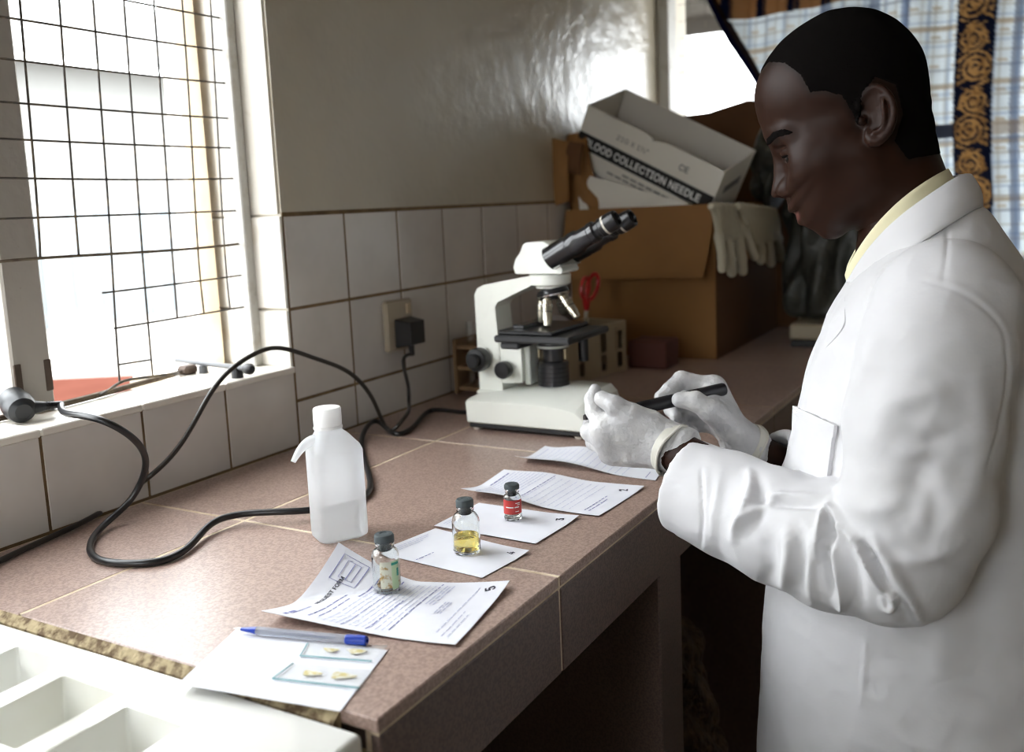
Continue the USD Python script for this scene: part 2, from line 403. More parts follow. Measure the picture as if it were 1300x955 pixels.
wi = Thing('window_1', 'wide unglazed window with rusty wire mesh, a flaking grey post and a wooden stile', at=(-.6, .1, SILL), kind='structure')
for c in range(14):
    wi.part('sill_tile', cbox((xs[c] - .0008, -.004, SILL - .010), (xs[c + 1] + .0008, .105, SILL), .0015), 'sill_tile')
wi.part('sill_tile', cbox((-.275, .106, SILL - .010), (-.150, .235, SILL), .0015), 'sill_tile')
wi.part('post', cbox((-.563, .092, -.099), (-.508, .152, 1.25), .003), 'old_frame_paint', label='thick flaking grey window post')
for x in (-.561, -.519):
    wi.part('hinge_recess', cbox((x, .0905, .158), (x + .010, .096, .200), .001), 'chipped_wood', label='dark bare hinge recess')
for x in (-1.20,):
    wi.part('post', cbox((x - .028, .106, -.099), (x + .028, .152, 1.25), .003), 'old_frame_paint')
wi.part('jamb_frame', cbox((-.172, .062, SILL), (-.1535, .10, 1.246), .002), 'jamb_paint')
wi.part('jamb_bead', cbox((-.160, .100, SILL), (-.1535, .118, 1.246), .002), 'old_frame_paint')
wi.part('jamb_frame', cbox((-1.346, .062, SILL), (-1.325, .10, 1.246), .002), 'jamb_paint')
wi.part('head_frame', cbox((-1.325, .062, 1.225), (-.172, .10, 1.246), .002), 'jamb_paint')
wi.part('wooden_stile', hull([(x, y, z) for z in (SILL, 1.246) for x, y in ((-.167, .138), (-.173, .158), (-.163, .190), (-.158, .190))]), 'tan_wood', label='tan wooden window stile')
MY = .078
def wire(px, r=.0015, mt='wire_metal', nm='wire', yy=MY):
    pts = np.array([ony(x, y, yy) for x, y in px]); n = 4 * (len(pts) - 1) + 1
    pts = pts if len(pts) == 2 else spline(pts, n)
    return wi.part(nm, tube(pts, r, 6), mt)
V = [[(25, 0), (38, 150), (50, 300), (51, 328)], [(75, 0), (86, 150), (98, 300), (100, 324)], [(118, 0), (130, 160), (140, 300), (146, 400), (152, 487)],
     [(157, 0), (169, 160), (179, 300), (187, 400), (194, 480)], [(195, 0), (207, 160), (217, 300), (225, 403)], [(231, 0), (242, 160), (250, 300), (259, 399)], [(267, 0), (276, 160), (284, 300), (292, 391)]]
for v in V:
    a, b = np.array(v[0], float), np.array(v[1], float)
    wire([tuple(a + (a - b) * 3.2)] + v)
Hh = [[(0, 21), (120, 40), (298, 66)], [(0, 74), (150, 92), (303, 107)], [(0, 129), (150, 141), (305, 151)], [(0, 176), (150, 183), (306, 188)], [(0, 226), (150, 228), (311, 226)],
      [(0, 278), (150, 273), (313, 267)], [(130, 372), (220, 361), (317, 348)], [(145, 417), (230, 403), (320, 388)], [(151, 463), (190, 457)], [(157, 0), (230, 14), (297, 26)]]
for v in Hh:
    if v[0][0] == 0: v = [(-75, v[0][1] - (v[1][1] - v[0][1]) * .5)] + v
    wire(v)
for i in range(1, 11):                                             # the mesh goes on above and to the left of the frame
    z = .72 + .0505 * i
    wi.part('wire', tube([(-.62, MY, z), (-.172, MY, z)], .0015, 6), 'wire_metal')
for i in range(13):
    x = -.60 - .0505 * i
    wi.part('wire', tube([(x, MY, SILL + .02), (x, MY, 1.225)], .0015, 6), 'wire_metal')
for i in range(21):
    wi.part('wire', tube([(-1.22, MY, .16 + .0505 * i), (-.62, MY, .16 + .0505 * i)], .0015, 6), 'wire_metal')
wire([(-70, 342), (0, 332), (150, 322), (316, 308)], .0022, 'rusty_rod', 'mesh_bar')
pts = [onz(x, y, SILL + .005) for x, y in ((62, 517), (100, 508), (130, 500), (170, 489), (200, 481), (229, 473))]
wi.part('mesh_bar', tube(spline(pts, 24), .0042, 8), 'rusty_rod')
pts = [onz(x, y, z) for x, y, z in ((112, 506, SILL + .004), (140, 494, SILL + .012), (152, 486, .152), (172, 481, .152), (194, 478, .152), (226, 475, SILL + .004))]
wi.part('mesh_bar', tube(spline(pts, 24), .0022, 8), 'wire_metal')
wi.part('mesh_bar', tube([(-1.2, MY + .01, SILL + .005), (-.57, MY + .01, SILL + .005)], .004, 8), 'rusty_rod')
c0 = onz(238, 475, SILL)
wi.part('catch', cbox(c0 + [-.012, -.012, 0], c0 + [.014, .012, .014], .004), 'chipped_wood')
st = Thing('window_stay', 'grey metal window stay with a black knob lying on the tiled sill', 'window stay', at=onz(270, 465, SILL))
a, b = onz(224, 457, SILL + .016), onz(312, 468, SILL + .016)
st.part('bar', tube([a, a * .5 + b * .5, b], .0042, 8), 'stay_metal')
e = (b - a) / np.linalg.norm(b - a)
st.part('knob', lathe([(0, 0), (.006, .001), (.0085, .006), (.0085, .016), (.005, .021), (0, .022)], b - e * .004, e, 16), 'black_rubber')
st.part('pivot', lathe([(0, 0), (.009, 0), (.009, .012), (.006, .0165), (0, .0165)], (a * .12 + b * .88) * [1, 1, 0] + [0, 0, SILL], n=14), 'black_rubber')
st.part('pivot', lathe([(0, 0), (.007, 0), (.007, .012), (0, .014)], (a * .6 + b * .4) * [1, 1, 0] + [0, 0, SILL], n=14), 'stay_metal')

wb = Thing('wall_back', 'cream painted far wall behind the curtain', at=(1.5, 0, -H), kind='structure')
fb = sbox(-3.2, -H, .24, 1.75).difference(sbox(-1.5, .15, -.03, 1.22))
wb.part('plaster', ext(fb, .16, (1.5, 0, 0), (0, 1, 0), (0, 0, 1)), 'room_paint', smooth=False)
w2 = Thing('window_2', 'far window with a pale frame and fine wire mesh, half hidden by the curtain', at=(1.55, -.8, .15), kind='structure')
for lo, hi in (((1.49, -.036, .15), (1.56, -.004, 1.22)), ((1.52, -1.5, .15), (1.56, -1.47, 1.22)), ((1.52, -1.47, 1.19), (1.56, -.036, 1.22)), ((1.52, -.76, .15), (1.56, -.73, 1.19)), ((1.5, -1.47, .15), (1.64, -.036, .18))):
    w2.part('frame', cbox(lo, hi, .003), 'jamb_paint')
for i in range(20): w2.part('wire', tube([(1.58, -.036, .2 + .05 * i), (1.58, -.73, .2 + .05 * i)], .0008, 4), 'wire_metal')
for i in range(14): w2.part('wire', tube([(1.581, -.07 - .05 * i, .18), (1.581, -.07 - .05 * i, 1.19)], .0008, 4), 'wire_metal')
Thing('wall_right', 'plain painted wall across the room', at=(0, -3.2, -H), kind='structure').part('plaster', box((-2.6, -3.3, -H), (1.66, -3.2, 1.75)), 'room_paint', smooth=False)
Thing('wall_front', 'plain painted wall behind the camera', at=(-2.6, 0, -H), kind='structure').part('plaster', ext(sbox(-3.3, -H, .242, 1.75).difference(sbox(-.90, .16, -.15, 1.1)), .1, (-2.7, 0, 0), (0, 1, 0), (0, 0, 1)), 'room_paint', smooth=False)
w3 = Thing('window_3', 'plain window in the wall behind the camera', at=(-2.65, -.6, .12), kind='structure')
for lo, hi in (((-2.68, -.90, .16), (-2.62, -.86, 1.1)), ((-2.68, -.19, .16), (-2.62, -.15, 1.1)), ((-2.68, -.86, 1.06), (-2.62, -.19, 1.1)), ((-2.68, -.86, .16), (-2.62, -.19, .20)), ((-2.67, -.54, .20), (-2.63, -.51, 1.06))):
    w3.part('frame', cbox(lo, hi, .003), 'jamb_paint')
Thing('floor', 'dark concrete floor', at=(0, -1.5, -H - .1), kind='structure').part('slab', box((-2.7, -3.3, -H - .1), (1.66, .242, -H)), 'concrete_floor', smooth=False)
Thing('ceiling', 'pale painted ceiling', at=(0, -1.5, 1.75), kind='structure').part('slab', box((-2.7, -3.3, 1.75), (1.66, .242, 1.85)), 'ceiling_paint', smooth=False)

# ------------------------------------------------------------------ outside
single('ground', box((-30, -30, -H - .3), (40, 40, -H - .12)), 'pale_ground', 'pale bare ground outside the windows', kind='structure', smooth=False)
A, B = onz(0, 484, -H), onz(229, 473, -H); e = (B - A) / np.linalg.norm(B - A)
q = [A - e * 5, B, (1.2, .25, -H), (-6, .25, -H)]
single('veranda', ext([(p[0], p[1]) for p in q], .12, (0, 0, -H - .119), (1, 0, 0), (0, 1, 0)), 'red_veranda', 'red oxide veranda floor outside the meshed window', kind='structure', smooth=False)
hs = Thing('house', 'whitewashed house with a grey sheet roof seen through the window mesh', 'house', at=(5, 14, -H - .12))
hs.part('wall', box((-6, 13.5, -H - .12), (22, 14.2, 3.0)), 'lime_wall', smooth=False)
hs.part('roof', hull([(x, y, z) for x in (-6.6, 22.6) for y, z in ((12.7, 2.95), (12.7, 3.02), (14.3, 4.35), (14.3, 4.25))]), 'roof_sheet', smooth=False)
fc = Thing('sheet_fence', 'pale corrugated sheet fence beyond the veranda', 'fence', at=(3.0, 10.9, -H - .12))
for i in range(40):
    x = 1.0 + i * .22
    fc.part('sheet', cbox((x, 10.9 + .05 * (i % 2), -H - .12), (x + .215, 10.94 + .05 * (i % 2), .58), .01), 'fence_sheet' if (i * 7) % 5 < 2 else 'fence_sheet_pale')
ev = Thing('veranda_roof', 'grey boarded roof overhang outside the far window', 'roof', at=(2.6, -.6, 1.3))
for i in range(14):
    x = 1.72 + .14 * i
    ev.part('board', cbox((x, -3.2, 1.285), (x + .132, 2.2, 1.31), .004), 'soffit_board')
for y in (-2.6, -1.4, -.2, .38, 1.6): ev.part('rafter', box((1.68, y - .03, 1.22), (3.66, y + .03, 1.285)), 'soffit_board', smooth=False)
ev.part('fascia', cbox((3.62, -3.2, 1.20), (3.67, 2.2, 1.31), .004), 'soffit_board')

# ================================================================== WORKTOP
D = -.636
ct = Thing('worktop', 'long tiled worktop in pinkish speckled tiles along the window wall', 'worktop', at=(.37, -.32, -H))
jx = [-.762, -.463, -.045, .373, .791, 1.209, 1.498]; jy = [-.002, -.194, D]
for i in range(6):
    for j in range(2):
        g = .0019
        ct.part('top_tile', cbox((jx[i] + (g if i else 0), jy[j] - g, -.012), (jx[i + 1] - g, jy[j + 1] + (g if j == 0 else 0), rng.uniform(-.0004, 0)), .0012), 'pink_tile_pale' if i == 0 else 'pink_tile')
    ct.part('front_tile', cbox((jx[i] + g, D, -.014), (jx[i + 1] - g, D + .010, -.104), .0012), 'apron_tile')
ct.part('grout_bed', box((-.760, D + .0008, -.0128), (1.498, -.001, -.0007)), 'pale_grout', smooth=False)
ct.part('grout_bed', box((-.760, D + .0012, -.103), (1.498, D + .014, -.0129)), 'pale_grout', smooth=False)
ct.part('slab', box((-.758, D + .0145, -.10), (1.496, -.001, -.0132)), 'dark_carcass', smooth=False)
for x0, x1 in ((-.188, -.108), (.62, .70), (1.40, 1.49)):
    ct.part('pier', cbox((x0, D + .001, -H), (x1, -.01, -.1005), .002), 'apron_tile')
ct.part('broken_edge', hull([(x, y, z) for y in (-.02, -.30, -.60) for x, z in ((-.7622, -.001), (-.7622, -.030), (-.7715, -.0275), (-.7712, -.0075))]), 'crumbled_edge', label='crumbling yellow plaster edge')
bd = hull([(x, y, z) for y in (-.005, D) for x, z in ((-.758, -.03), (-.758, -.10), (-.76, -.10), (-.76, -.03))])
ct.part('end_block', bd, 'crumbled_edge', smooth=False)

sk = Thing('ceramic_sink', 'white glazed ceramic sink with fluted drainer against the broken worktop edge', 'sink', at=(-1.05, -.33, -H))
body = Manifold.hull_points(cbox((-1.45, D + .005, -.20), (-.7722, -.04, -.006), .004).vertices)
def pit(x0, x1, y0, y1, dep_, z=-.006, tap=.012):
    lo = cbox((x0 + tap, y0 + tap, z - dep_), (x1 - tap, y1 - tap, z - dep_ + .01), .004); hi = cbox((x0, y0, z + .002), (x1, y1, z + .01), .002)
    return Manifold.hull_points(np.vstack([lo.vertices, hi.vertices]))
for x0, x1, y0, y1 in ((-.905, -.798, -.318, -.246), (-.905, -.800, -.228, -.165), (-.905, -.815, -.410, -.338), (-.905, -.825, -.500, -.432)):
    body = body - pit(x0, x1, y0, y1, .055, tap=.007)
body = body - pit(-1.40, -.93, -.58, -.09, .17, tap=.03)
sk.part('basin', body, 'ceramic', smooth=60)
sk.part('pedestal', cbox((-1.42, -.60, -H), (-.80, -.06, -.2005), .01), 'dark_carcass')

# ================================================================== CURTAIN
def curtain():
    nz, ny = 300, 330
    z = np.linspace(1.17, .02, nz); out = np.zeros((ny, nz, 3)); col = np.zeros((ny, nz, 3))
    zz = z; left = np.interp(-zz, -np.array([1.17, .933, .80, .688, .60, .45, .2, -.1]), [-.06, -.172, -.236, -.300, -.36, -.43, -.46, -.47])
    s = np.linspace(0, 1, ny)
    Y = left[None] + s[:, None] * (-1.62 - left[None]); Z = np.broadcast_to(zz, Y.shape)
    X = 1.435 + .016 * np.sin(Y * 38 + .6 * np.sin(Z * 3)) + .008 * np.sin(Y * 17 + 1.3) + .008 * np.sin(Z * 5 + Y * 9)
    out = np.stack([X, Y, Z], -1)
    Yp = Y + .006 * np.sin(Z * 8)
    base = np.array([.80, .85, .88]); C = np.broadcast_to(base, out.shape).copy()
    n1 = meshkit.noise(np.stack([Y * 9, Z * 3, 0 * Y], -1), 3)[..., None]
    C = C * (1 - .28 * n1) 
    def blend(mask, c): 
        nonlocal C
        mask = np.clip(mask, 0, 1)[..., None]; C = C * (1 - mask) + np.array(c) * mask
    def line(v, period, w, ph=0.): return np.clip(1.3 - np.abs((v / period + ph) % 1 - .5) * period / w, 0, 1)
    blend(.5 * line(Yp, .052, .004), (.20, .27, .38)); blend(.40 * line(Yp, .031, .003, .3), (.34, .30, .24))
    blend(.55 * line(Z, .036, .0032), (.42, .37, .30)); blend(.65 * line(Z, .145, .006, .2), (.42, .33, .22)); blend(.4 * line(Z, .060, .003, .4), (.20, .28, .42))
    dash = (np.sin(Yp * 120) > .2) * line(Z, .072, .004, .1); blend(.6 * dash, (.44, .33, .20))
    for y0, w, c, o in ((-.50, .017, (.12, .16, .25), .55), (-.62, .014, (.12, .16, .25), .55), (-.70, .010, (.12, .18, .32), .5), (-.96, .012, (.12, .16, .25), .5), (-1.1, .03, (.12, .16, .25), .6)):
        blend(o * (np.abs(Yp - y0) < w), c)
    band = (Z > .862 - .02 * (Y + .4)) & (Yp > -.60)                         # brown and navy heading on the left
    blend(band * .95, (.30, .19, .10)); blend(band * (np.abs((Yp * 11) % 1 - .5) < .16), (.018, .024, .055)); blend(band * .5 * (np.abs((Yp * 23) % 1 - .5) < .1), (.22, .14, .08))
    row = (np.abs(Z - .513) < .017) & (Yp < -.5); blend(row * np.where(Yp < -.9, .4, .8), (.33, .235, .14)); blend(row * (np.abs(Yp + .80) < .035), (.10, .11, .14))
    # the navy band with gold scrolls
    bc, hw = -.866, .044
    v = (Yp - bc) / hw; inside = np.abs(v) < 1; blend(inside * .98, (.018, .024, .055))
    u = (Z / .155); k = np.floor(u); f = (u - k) - .5; fl = np.where(k % 2 == 0, 1, -1)
    px_, pz_ = v * fl, f * 3.5
    gold = np.zeros_like(v)
    for cx, cz, r0, turn in ((.10, .85, .62, 1), (-.15, -.75, .70, -1)):
        dx, dz = px_ - cx, pz_ - cz; r = np.hypot(dx, dz); th = np.arctan2(dz, dx) * turn
        sp = np.abs(((r / r0 * 2.2 - th / (2 * np.pi)) % 1) - .5); gold = np.maximum(gold, (sp > .19) * (r < r0 * 1.28))
    leaf = np.sin(px_ * 6 + 3 * np.sin(pz_ * 4)) * np.cos(pz_ * 7 + 2 * px_); gold = np.maximum(gold, (leaf > .30) * (np.abs(px_) < .86))
    blend(gold * inside * (np.abs(v) < .92), (.42, .30, .165))
    blend(inside * gold * .5 * (meshkit.noise(np.stack([Y * 120, Z * 120, 0 * Y], -1), 5) > .55), (.18, .115, .06))
    hem = (Y > left[None] - .030) & (Z > .2); blend(hem * .97, (.030, .018, .016)); blend(hem * (Y > left[None] - .014) * .9, (.012, .014, .05))
    t = sheet(out[:, :], .0015)
    p = single('curtain', t, 'curtain_cloth', 'checked white and blue curtain with a navy and gold scroll band at the far window', 'curtain', smooth=True)
    c2 = np.vstack([C.reshape(-1, 3)] * 2).astype(np.float32)
    UsdGeom.PrimvarsAPI(p).CreatePrimvar('print', Sdf.ValueTypeNames.Color3fArray, 'vertex').Set(Vt.Vec3fArray.FromNumpy(c2))
curtain()

# ================================================================== PAPERS AND WHAT LIES ON THEM
class Paper:
    """corners a, b (top edge, read along a to b), c, d (bottom edge) as picture point + height; bend(u, v) adds height"""
    def __init__(s, label, corners, bend=lambda u, v: 0 * u, group=None, n=(26, 34), z=.0012):
        s.q = [onz(x, y, zz) for x, y, zz in corners]; s.z = z; s.bend = bend
        U, W = np.meshgrid(np.linspace(0, 1, n[0]), np.linspace(0, 1, n[1]), indexing='ij')
        top = s.at(U, W); a, b, c, d = s.q
        s.ex = np.linalg.norm(b - a); s.ey = np.linalg.norm(d - a)
        s.t = Thing('paper_form', label, 'paper', at=(np.mean([p[0] for p in s.q]), np.mean([p[1] for p in s.q]), 0), group=group)
        s.t.part('sheet', sheet(top[:, ::-1], .00035), 'paper', smooth=True)
    def at(s, u, v, lift=0.0):
        u, v = np.asarray(u, float), np.asarray(v, float); a, b, c, d = [p * [1, 1, 0] for p in s.q]
        p = (1 - u)[..., None] * ((1 - v)[..., None] * a + v[..., None] * d) + u[..., None] * ((1 - v)[..., None] * b + v[..., None] * c)
        zc = [x[2] for x in s.q]
        z = s.z + zc[0] * np.clip(1 - 2.1 * (u + .55 * v), 0, 1) ** 1.5 + zc[1] * np.clip(1 - 1.9 * ((1 - u) * .8 + v * 1.1), 0, 1) ** 1.4 + zc[2] * np.clip(1 - 3 * (1 - u + 1 - v), 0, 1) ** 1.5 + zc[3] * np.clip(1 - 3 * (u + 1 - v), 0, 1) ** 1.5
        p[..., 2] = z + np.maximum(s.bend(u, v), 0) + lift
        return p
    def strips(s, rows, mt='ink_blue', name='printed_text'):
        """rows: (u0, u1, v, height in metres); broken into words"""
        V_, F_, n = [], [], 0
        for u0, u1, v, hgt in rows:
            u = u0
            while u < u1 - .004:
                w = min(rng.uniform(.03, .10), u1 - u); k = max(2, int(w / .02) + 1); uu = np.linspace(u, u + w, k); dv = hgt / s.ey / 2
                top = s.at(uu, np.full(k, v - dv), .00035); bot = s.at(uu, np.full(k, v + dv), .00035)
                V_.append(np.vstack([top, bot]))
                for i in range(k - 1): F_ += [(n + i, n + k + i, n + k + i + 1), (n + i, n + k + i + 1, n + i + 1)]
                n += 2 * k; u += w + rng.uniform(.008, .02)
        s.t.part(name, trimesh.Trimesh(np.vstack(V_), np.array(F_), process=False), mt, smooth=False, kind='stuff')
    def line(s, pts, width, mt='ink_blue', name='printed_line', lift=.0004):
        pts = np.array(pts, float); u, v = [], []
        for i in range(len(pts) - 1):
            t = np.linspace(0, 1, 9)[:-1]; u += list(pts[i, 0] + (pts[i + 1, 0] - pts[i, 0]) * t); v += list(pts[i, 1] + (pts[i + 1, 1] - pts[i, 1]) * t)
        u.append(pts[-1, 0]); v.append(pts[-1, 1]); p = s.at(np.array(u), np.array(v), lift)
        d = np.gradient(p, axis=0); nn = np.cross(d, [0, 0, 1.]); nn /= np.linalg.norm(nn, axis=1)[:, None] + 1e-9
        L, R_ = p + nn * width / 2, p - nn * width / 2; k = len(p)
        f = [(i, k + i, k + i + 1) for i in range(k - 1)] + [(i, k + i + 1, i + 1) for i in range(k - 1)]
        return trimesh.Trimesh(np.vstack([L, R_]), np.array(f), process=False)
    def word(s, text, u, v, hgt, mt='ink_black', bold=False, ang=0.0, name='lettering'):
        t = meshkit.text_mesh(text, hgt, .00012, bold); t = t.subdivide_to_size(hgt) if hgt > .002 else t
        x, y = t.vertices[:, 0], t.vertices[:, 1]; ca, sa = math.cos(ang), math.sin(ang)
        q = s.at(u + (x * ca - y * sa) / s.ex, v - (x * sa + y * ca) / s.ey); q[:, 2] += .00036 + t.vertices[:, 2]
        s.t.part(name, trimesh.Trimesh(q, t.faces, process=False), mt, smooth=False)

f5 = Paper('large request form with a curled top corner, under the vial of stool sample', [(332, 777, .010), (430, 690, .040), (647, 741, .004), (578, 820, .002)],
           bend=lambda u, v: .004 * np.sin(np.pi * v * 2.2) ** 2 * (1 - np.abs(2 * u - 1)) * .4 + .002 * u * v)
f5.word('LABORATORY', .10, .125, 0.0030, 'ink_blue'); f5.word('REQUEST FORM', .40, .125, .0040, 'ink_black', True)
f5.word('5', .87, .955, .010, 'ink_black', True, .5)
f5.strips([(.05, .20, .10, .004), (.12, .62, .20, .0018), (.15, .55, .245, .0014), (.60, .9, .275, .0016)], 'ink_blue')
f5.strips([(.08, .92, v, .0011) for v in np.arange(.30, .62, .034)], 'ink_faint')
f5.strips([(.06, .95, .40, .0012), (.06, .60, .53, .0013), (.1, .95, .635, .0012)], 'ink_blue', 'ruled_line')
f5.strips([(.55, .92, v, .0016) for v in (.67, .69, .71)] + [(.42, .62, v, .0014) for v in (.76, .775, .79)] + [(.1, .5, .90, .0013), (.1, .45, .93, .0013), (.15, .9, .86, .0012)], 'ink_faint')
f5.t.part('stamp', cat(f5.line([(.72, .055), (.95, .055), (.95, .20), (.72, .20), (.72, .055)], .0009), f5.line([(.76, .09), (.92, .09), (.92, .165), (.76, .165), (.76, .09)], .0006), f5.line([(.76, .13), (.92, .13)], .001)), 'ink_blue', smooth=False, label='blue rubber stamp box')
f4 = Paper('small plain slip under the vial of yellow liquid', [(475, 702, .001), (553, 672, 0), (672, 700, .002), (612, 735, 0)])
f4.strips([(.1, .8, .06, .0013), (.1, .75, .09, .0011), (.12, .6, .12, .0011)], 'ink_faint'); f4.strips([(.05, .35, .38, .0014)], 'ink_blue', 'handwriting')
f4.word('4', .80, .93, .009, 'ink_black', True, .3)
f3 = Paper('small plain slip under the red-labelled vial', [(551, 669, .0), (608, 640, 0), (735, 656, .002), (680, 692, 0)], z=.0016)
f3.strips([(.1, .8, .05, .0012), (.1, .7, .08, .0011)], 'ink_faint'); f3.word('3', .80, .93, .009, 'ink_black', True, .4)
f2 = Paper('wavy printed form with a lifted corner behind the red-labelled vial', [(585, 621, .012), (640, 597, .003), (818, 618, .002), (760, 656, .001)],
           bend=lambda u, v: .0045 * np.sin(np.pi * np.clip(v * 1.5, 0, 1)) ** 2)
f2.strips([(.08, .95, v, .0013) for v in np.arange(.10, .34, .03)] + [(.08, .9, v, .0010) for v in np.arange(.42, .80, .05)], 'ink_faint'); f2.strips([(.45, .9, .07, .0022), (.05, .15, .10, .003), (.1, .95, .40, .0013), (.1, .6, .87, .0013), (.1, .5, .90, .0013)], 'ink_blue')
f2.word('2', .80, .945, .010, 'ink_black', True, .4)
f1 = Paper('bulging printed form beneath the gloved hands by the microscope', [(654, 580, .010), (692, 567, .006), (842, 596, .001), (832, 611, .0)],
           bend=lambda u, v: .014 * np.sin(np.pi * np.clip(v * 1.25, 0, 1)) ** 2 * (.45 + .55 * u))
f1.strips([(.08, .9, v, .0011) for v in np.arange(.12, .8, .05)] + [(.3, .9, .06, .002)], 'ink_faint'); f1.strips([(.1, .6, .93, .0012)], 'ink_blue')
f0 = Paper('plain white sheet holding two stained slides at the near end of the worktop', [(226, 870, 0), (302, 798, 0), (492, 827, 0), (432, 905, 0)], z=.0010)
f0.strips([(.05, .16, .1, .001)], 'ink_faint')
P0 = f0.q
for i, (pxs, lab) in enumerate(((((381, 833), (391, 817), (492, 820), (472, 840)), 'stained glass slide lying beside the pen on the white sheet'), (((346, 862), (372, 843), (474, 852), (456, 874)), 'stained glass slide nearest the sink on the white sheet'))):
    c = np.array([onz(x, y, .002) for x, y in pxs])
    sl = Thing('glass_slide', lab, 'slide', at=c.mean(0), group=None)
    sl.part('pane', hull(np.vstack([c + [0, 0, -.0003], c + [0, 0, .0006]])), 'slide_glass', smooth=False)
    rim = [tube([c[j] + [0, 0, .0004], c[(j + 1) % 4] + [0, 0, .0004]], .0007, 6) for j in (0, 3)]
    sl.part('edge', cat(*rim), 'slide_edge')
    mid = c.mean(0); e1, e2 = (c[3] - c[0]), (c[1] - c[0])
    for (fu, fv, r) in ((-.15, .0, .10), (.2, .05, .13)):
        a = np.linspace(0, 2 * np.pi, 18, endpoint=False); rr = r * (1 + .3 * np.sin(3 * a + i))
        o = mid + fu * e1 + fv * e2 + [0, 0, .0007]; ring = o + (np.cos(a) * rr)[:, None] * e1 + (np.sin(a) * rr * 1.4)[:, None] * e2
        sl.part('smear', hull(np.vstack([ring, ring + [0, 0, .0002]])), 'smear', smooth=False)

a, b = onz(297, 798, .0055), onz(466, 814, .0055); e = (b - a) / np.linalg.norm(b - a); L = np.linalg.norm(b - a)
pen = Thing('ballpoint_pen', 'clear ballpoint pen with blue ends lying across the white sheet', 'pen', at=(a + b) / 2 - [0, 0, .0055])
pen.part('barrel', lathe([(.0021, .022), (.0040, .024), (.0040, L - .012), (.0030, L - .012), (.0028, .03), (.0021, .022)], a, e, 8), 'pen_clear')
pen.part('tip', lathe([(0, 0), (.0005, 0), (.0011, .006), (.0011, .009), (0, .009)], a, e, 12), 'pen_tip')
pen.part('nose', lathe([(0, .0075), (.0016, .0075), (.0034, .0235), (0, .0235)], a, e, 16), 'pen_blue')
pen.part('refill', lathe([(0, .022), (.0015, .022), (.0015, L - .03), (0, L - .03)], a, e, 10), 'pen_ink')
pen.part('end_cap', lathe([(0, L - .020), (.0041, L - .020), (.0045, L - .018), (.0045, L - .001), (.0036, L), (.0022, L), (.0022, L - .004), (0, L - .004)], a, e, 16), 'pen_blue')

def vial(at, R, h, neck, stop_r, label, liquid=None, level=0.0, body=.62):
    t = Thing('glass_vial', label, 'vial', at=at)
    hb, hn = h * body, h * .86; w = .0011
    s = np.linspace(0, np.pi / 2, 9); z1 = hb + (hn - .007 - hb)
    sh_o = [(neck + (R - neck) * math.cos(x), hb + (z1 - hb) * math.sin(x)) for x in s]
    sh_i = [(neck - w + (R - neck) * math.cos(x), hb - .0006 + (z1 - hb) * math.sin(x)) for x in s]
    outer = [(0, .0012), (R * .55, .0009), (R - .002, 0), (R - .0006, .0006), (R, .0022)] + sh_o + [(neck, hn - .005), (neck + .0016, hn - .0045), (neck + .0018, hn - .001), (neck + .001, hn)]
    inner = [(neck - w, hn), (neck - w, z1)] + sh_i[::-1] + [(R - w, .0045), (R - .003, .0030), (0, .0032)]
    t.part('glass', lathe(outer + inner, at, n=40), 'vial_glass', smooth=40)
    if liquid:
        t.part('liquid', lathe([(0, .00325), (R - .003, .0031), (R - w - .0001, .0046), (R - w - .0001, level), (0, level)], at, n=40), liquid, smooth=40)
    sk_ = [(0, hn - .009), (neck - w - .0001, hn - .009), (neck - w - .0001, hn + .0002), (stop_r, hn + .0003), (stop_r, h - .0022), (stop_r - .0012, h - .0004), (stop_r * .45, h), (stop_r * .40, h - .0006), (0, h - .0006)]
    t.part('stopper', lathe(sk_, at, n=32), 'stopper', smooth=40)
    return t
def band_label(at, R, z0, z1, a0, a1, th=.0002, n=20):
    a = np.linspace(a0, a1, n); zz = np.array([z0, (z0 + z1) / 2, z1])
    g = np.stack([np.stack([at[0] + R * np.cos(a), at[1] + R * np.sin(a), np.full(n, at[2] + z)], -1) for z in zz], 1)
    return sheet(g, -th)
def facing(at): v = CAM - at; return math.atan2(v[1], v[0])
vA = onz(496, 750, .0015); vA[1] += .004; RA = .0138
t = vial(vA, RA, .0590, .0078, .0100, 'stoppered vial of pale stool sample standing on the large curled form')
fa = facing(vA)
t.part('label', band_label(vA, RA + .00015, .007, .034, fa - .45, fa + 1.25), 'stained_label', smooth=True)
t.part('label', band_label(vA, RA + .0002, .005, .034, fa + .45, fa + 1.0) if False else band_label(vA, RA + .0003, .005, .034, fa + .38, fa + .95), 'green_label', smooth=True)
t.part('printed_band', band_label(vA, RA + .0005, .0300, .0325, fa + .36, fa + .98), 'green_print', smooth=True)
t.part('printed_band', band_label(vA, RA + .0005, .018, .026, fa + .78, fa + .95), 'green_print', smooth=True)
bl = surface(lambda p: smin(ell(p, np.array([.001, 0, .0095]), np.array([.0075, .0075, .0065])), ball(p, np.array([-.004, .003, .007]), .0042), .003) + .0012 * np.sin(p[:, 0] * 1500) * np.sin(p[:, 1] * 1300) * np.sin(p[:, 2] * 1400), (-.012,) * 2 + (.0,), (.012, .012, .02), .0007)
bl.vertices = np.maximum(bl.vertices, [-1, -1, .0036]) + vA
t.part('residue', bl, 'brown_residue', smooth=True)
vB = onz(597, 701, .0015); vB[1] += .004
vial(vB, .0152, .0605, .0080, .0098, 'larger stoppered vial half full of yellow liquid', 'yellow_liquid', .0195, .56)
vC = onz(655, 659, .002); vC[1] += .004; RC = .0108
t = vial(vC, RC, .0440, .0068, .0092, 'small stoppered vial with a red label', 'clear_liquid', .006, .60); fa = facing(vC)
t.part('label', band_label(vC, RC + .0002, .0085, .0255, fa - 1.25, fa + 1.3), 'red_label', smooth=True)
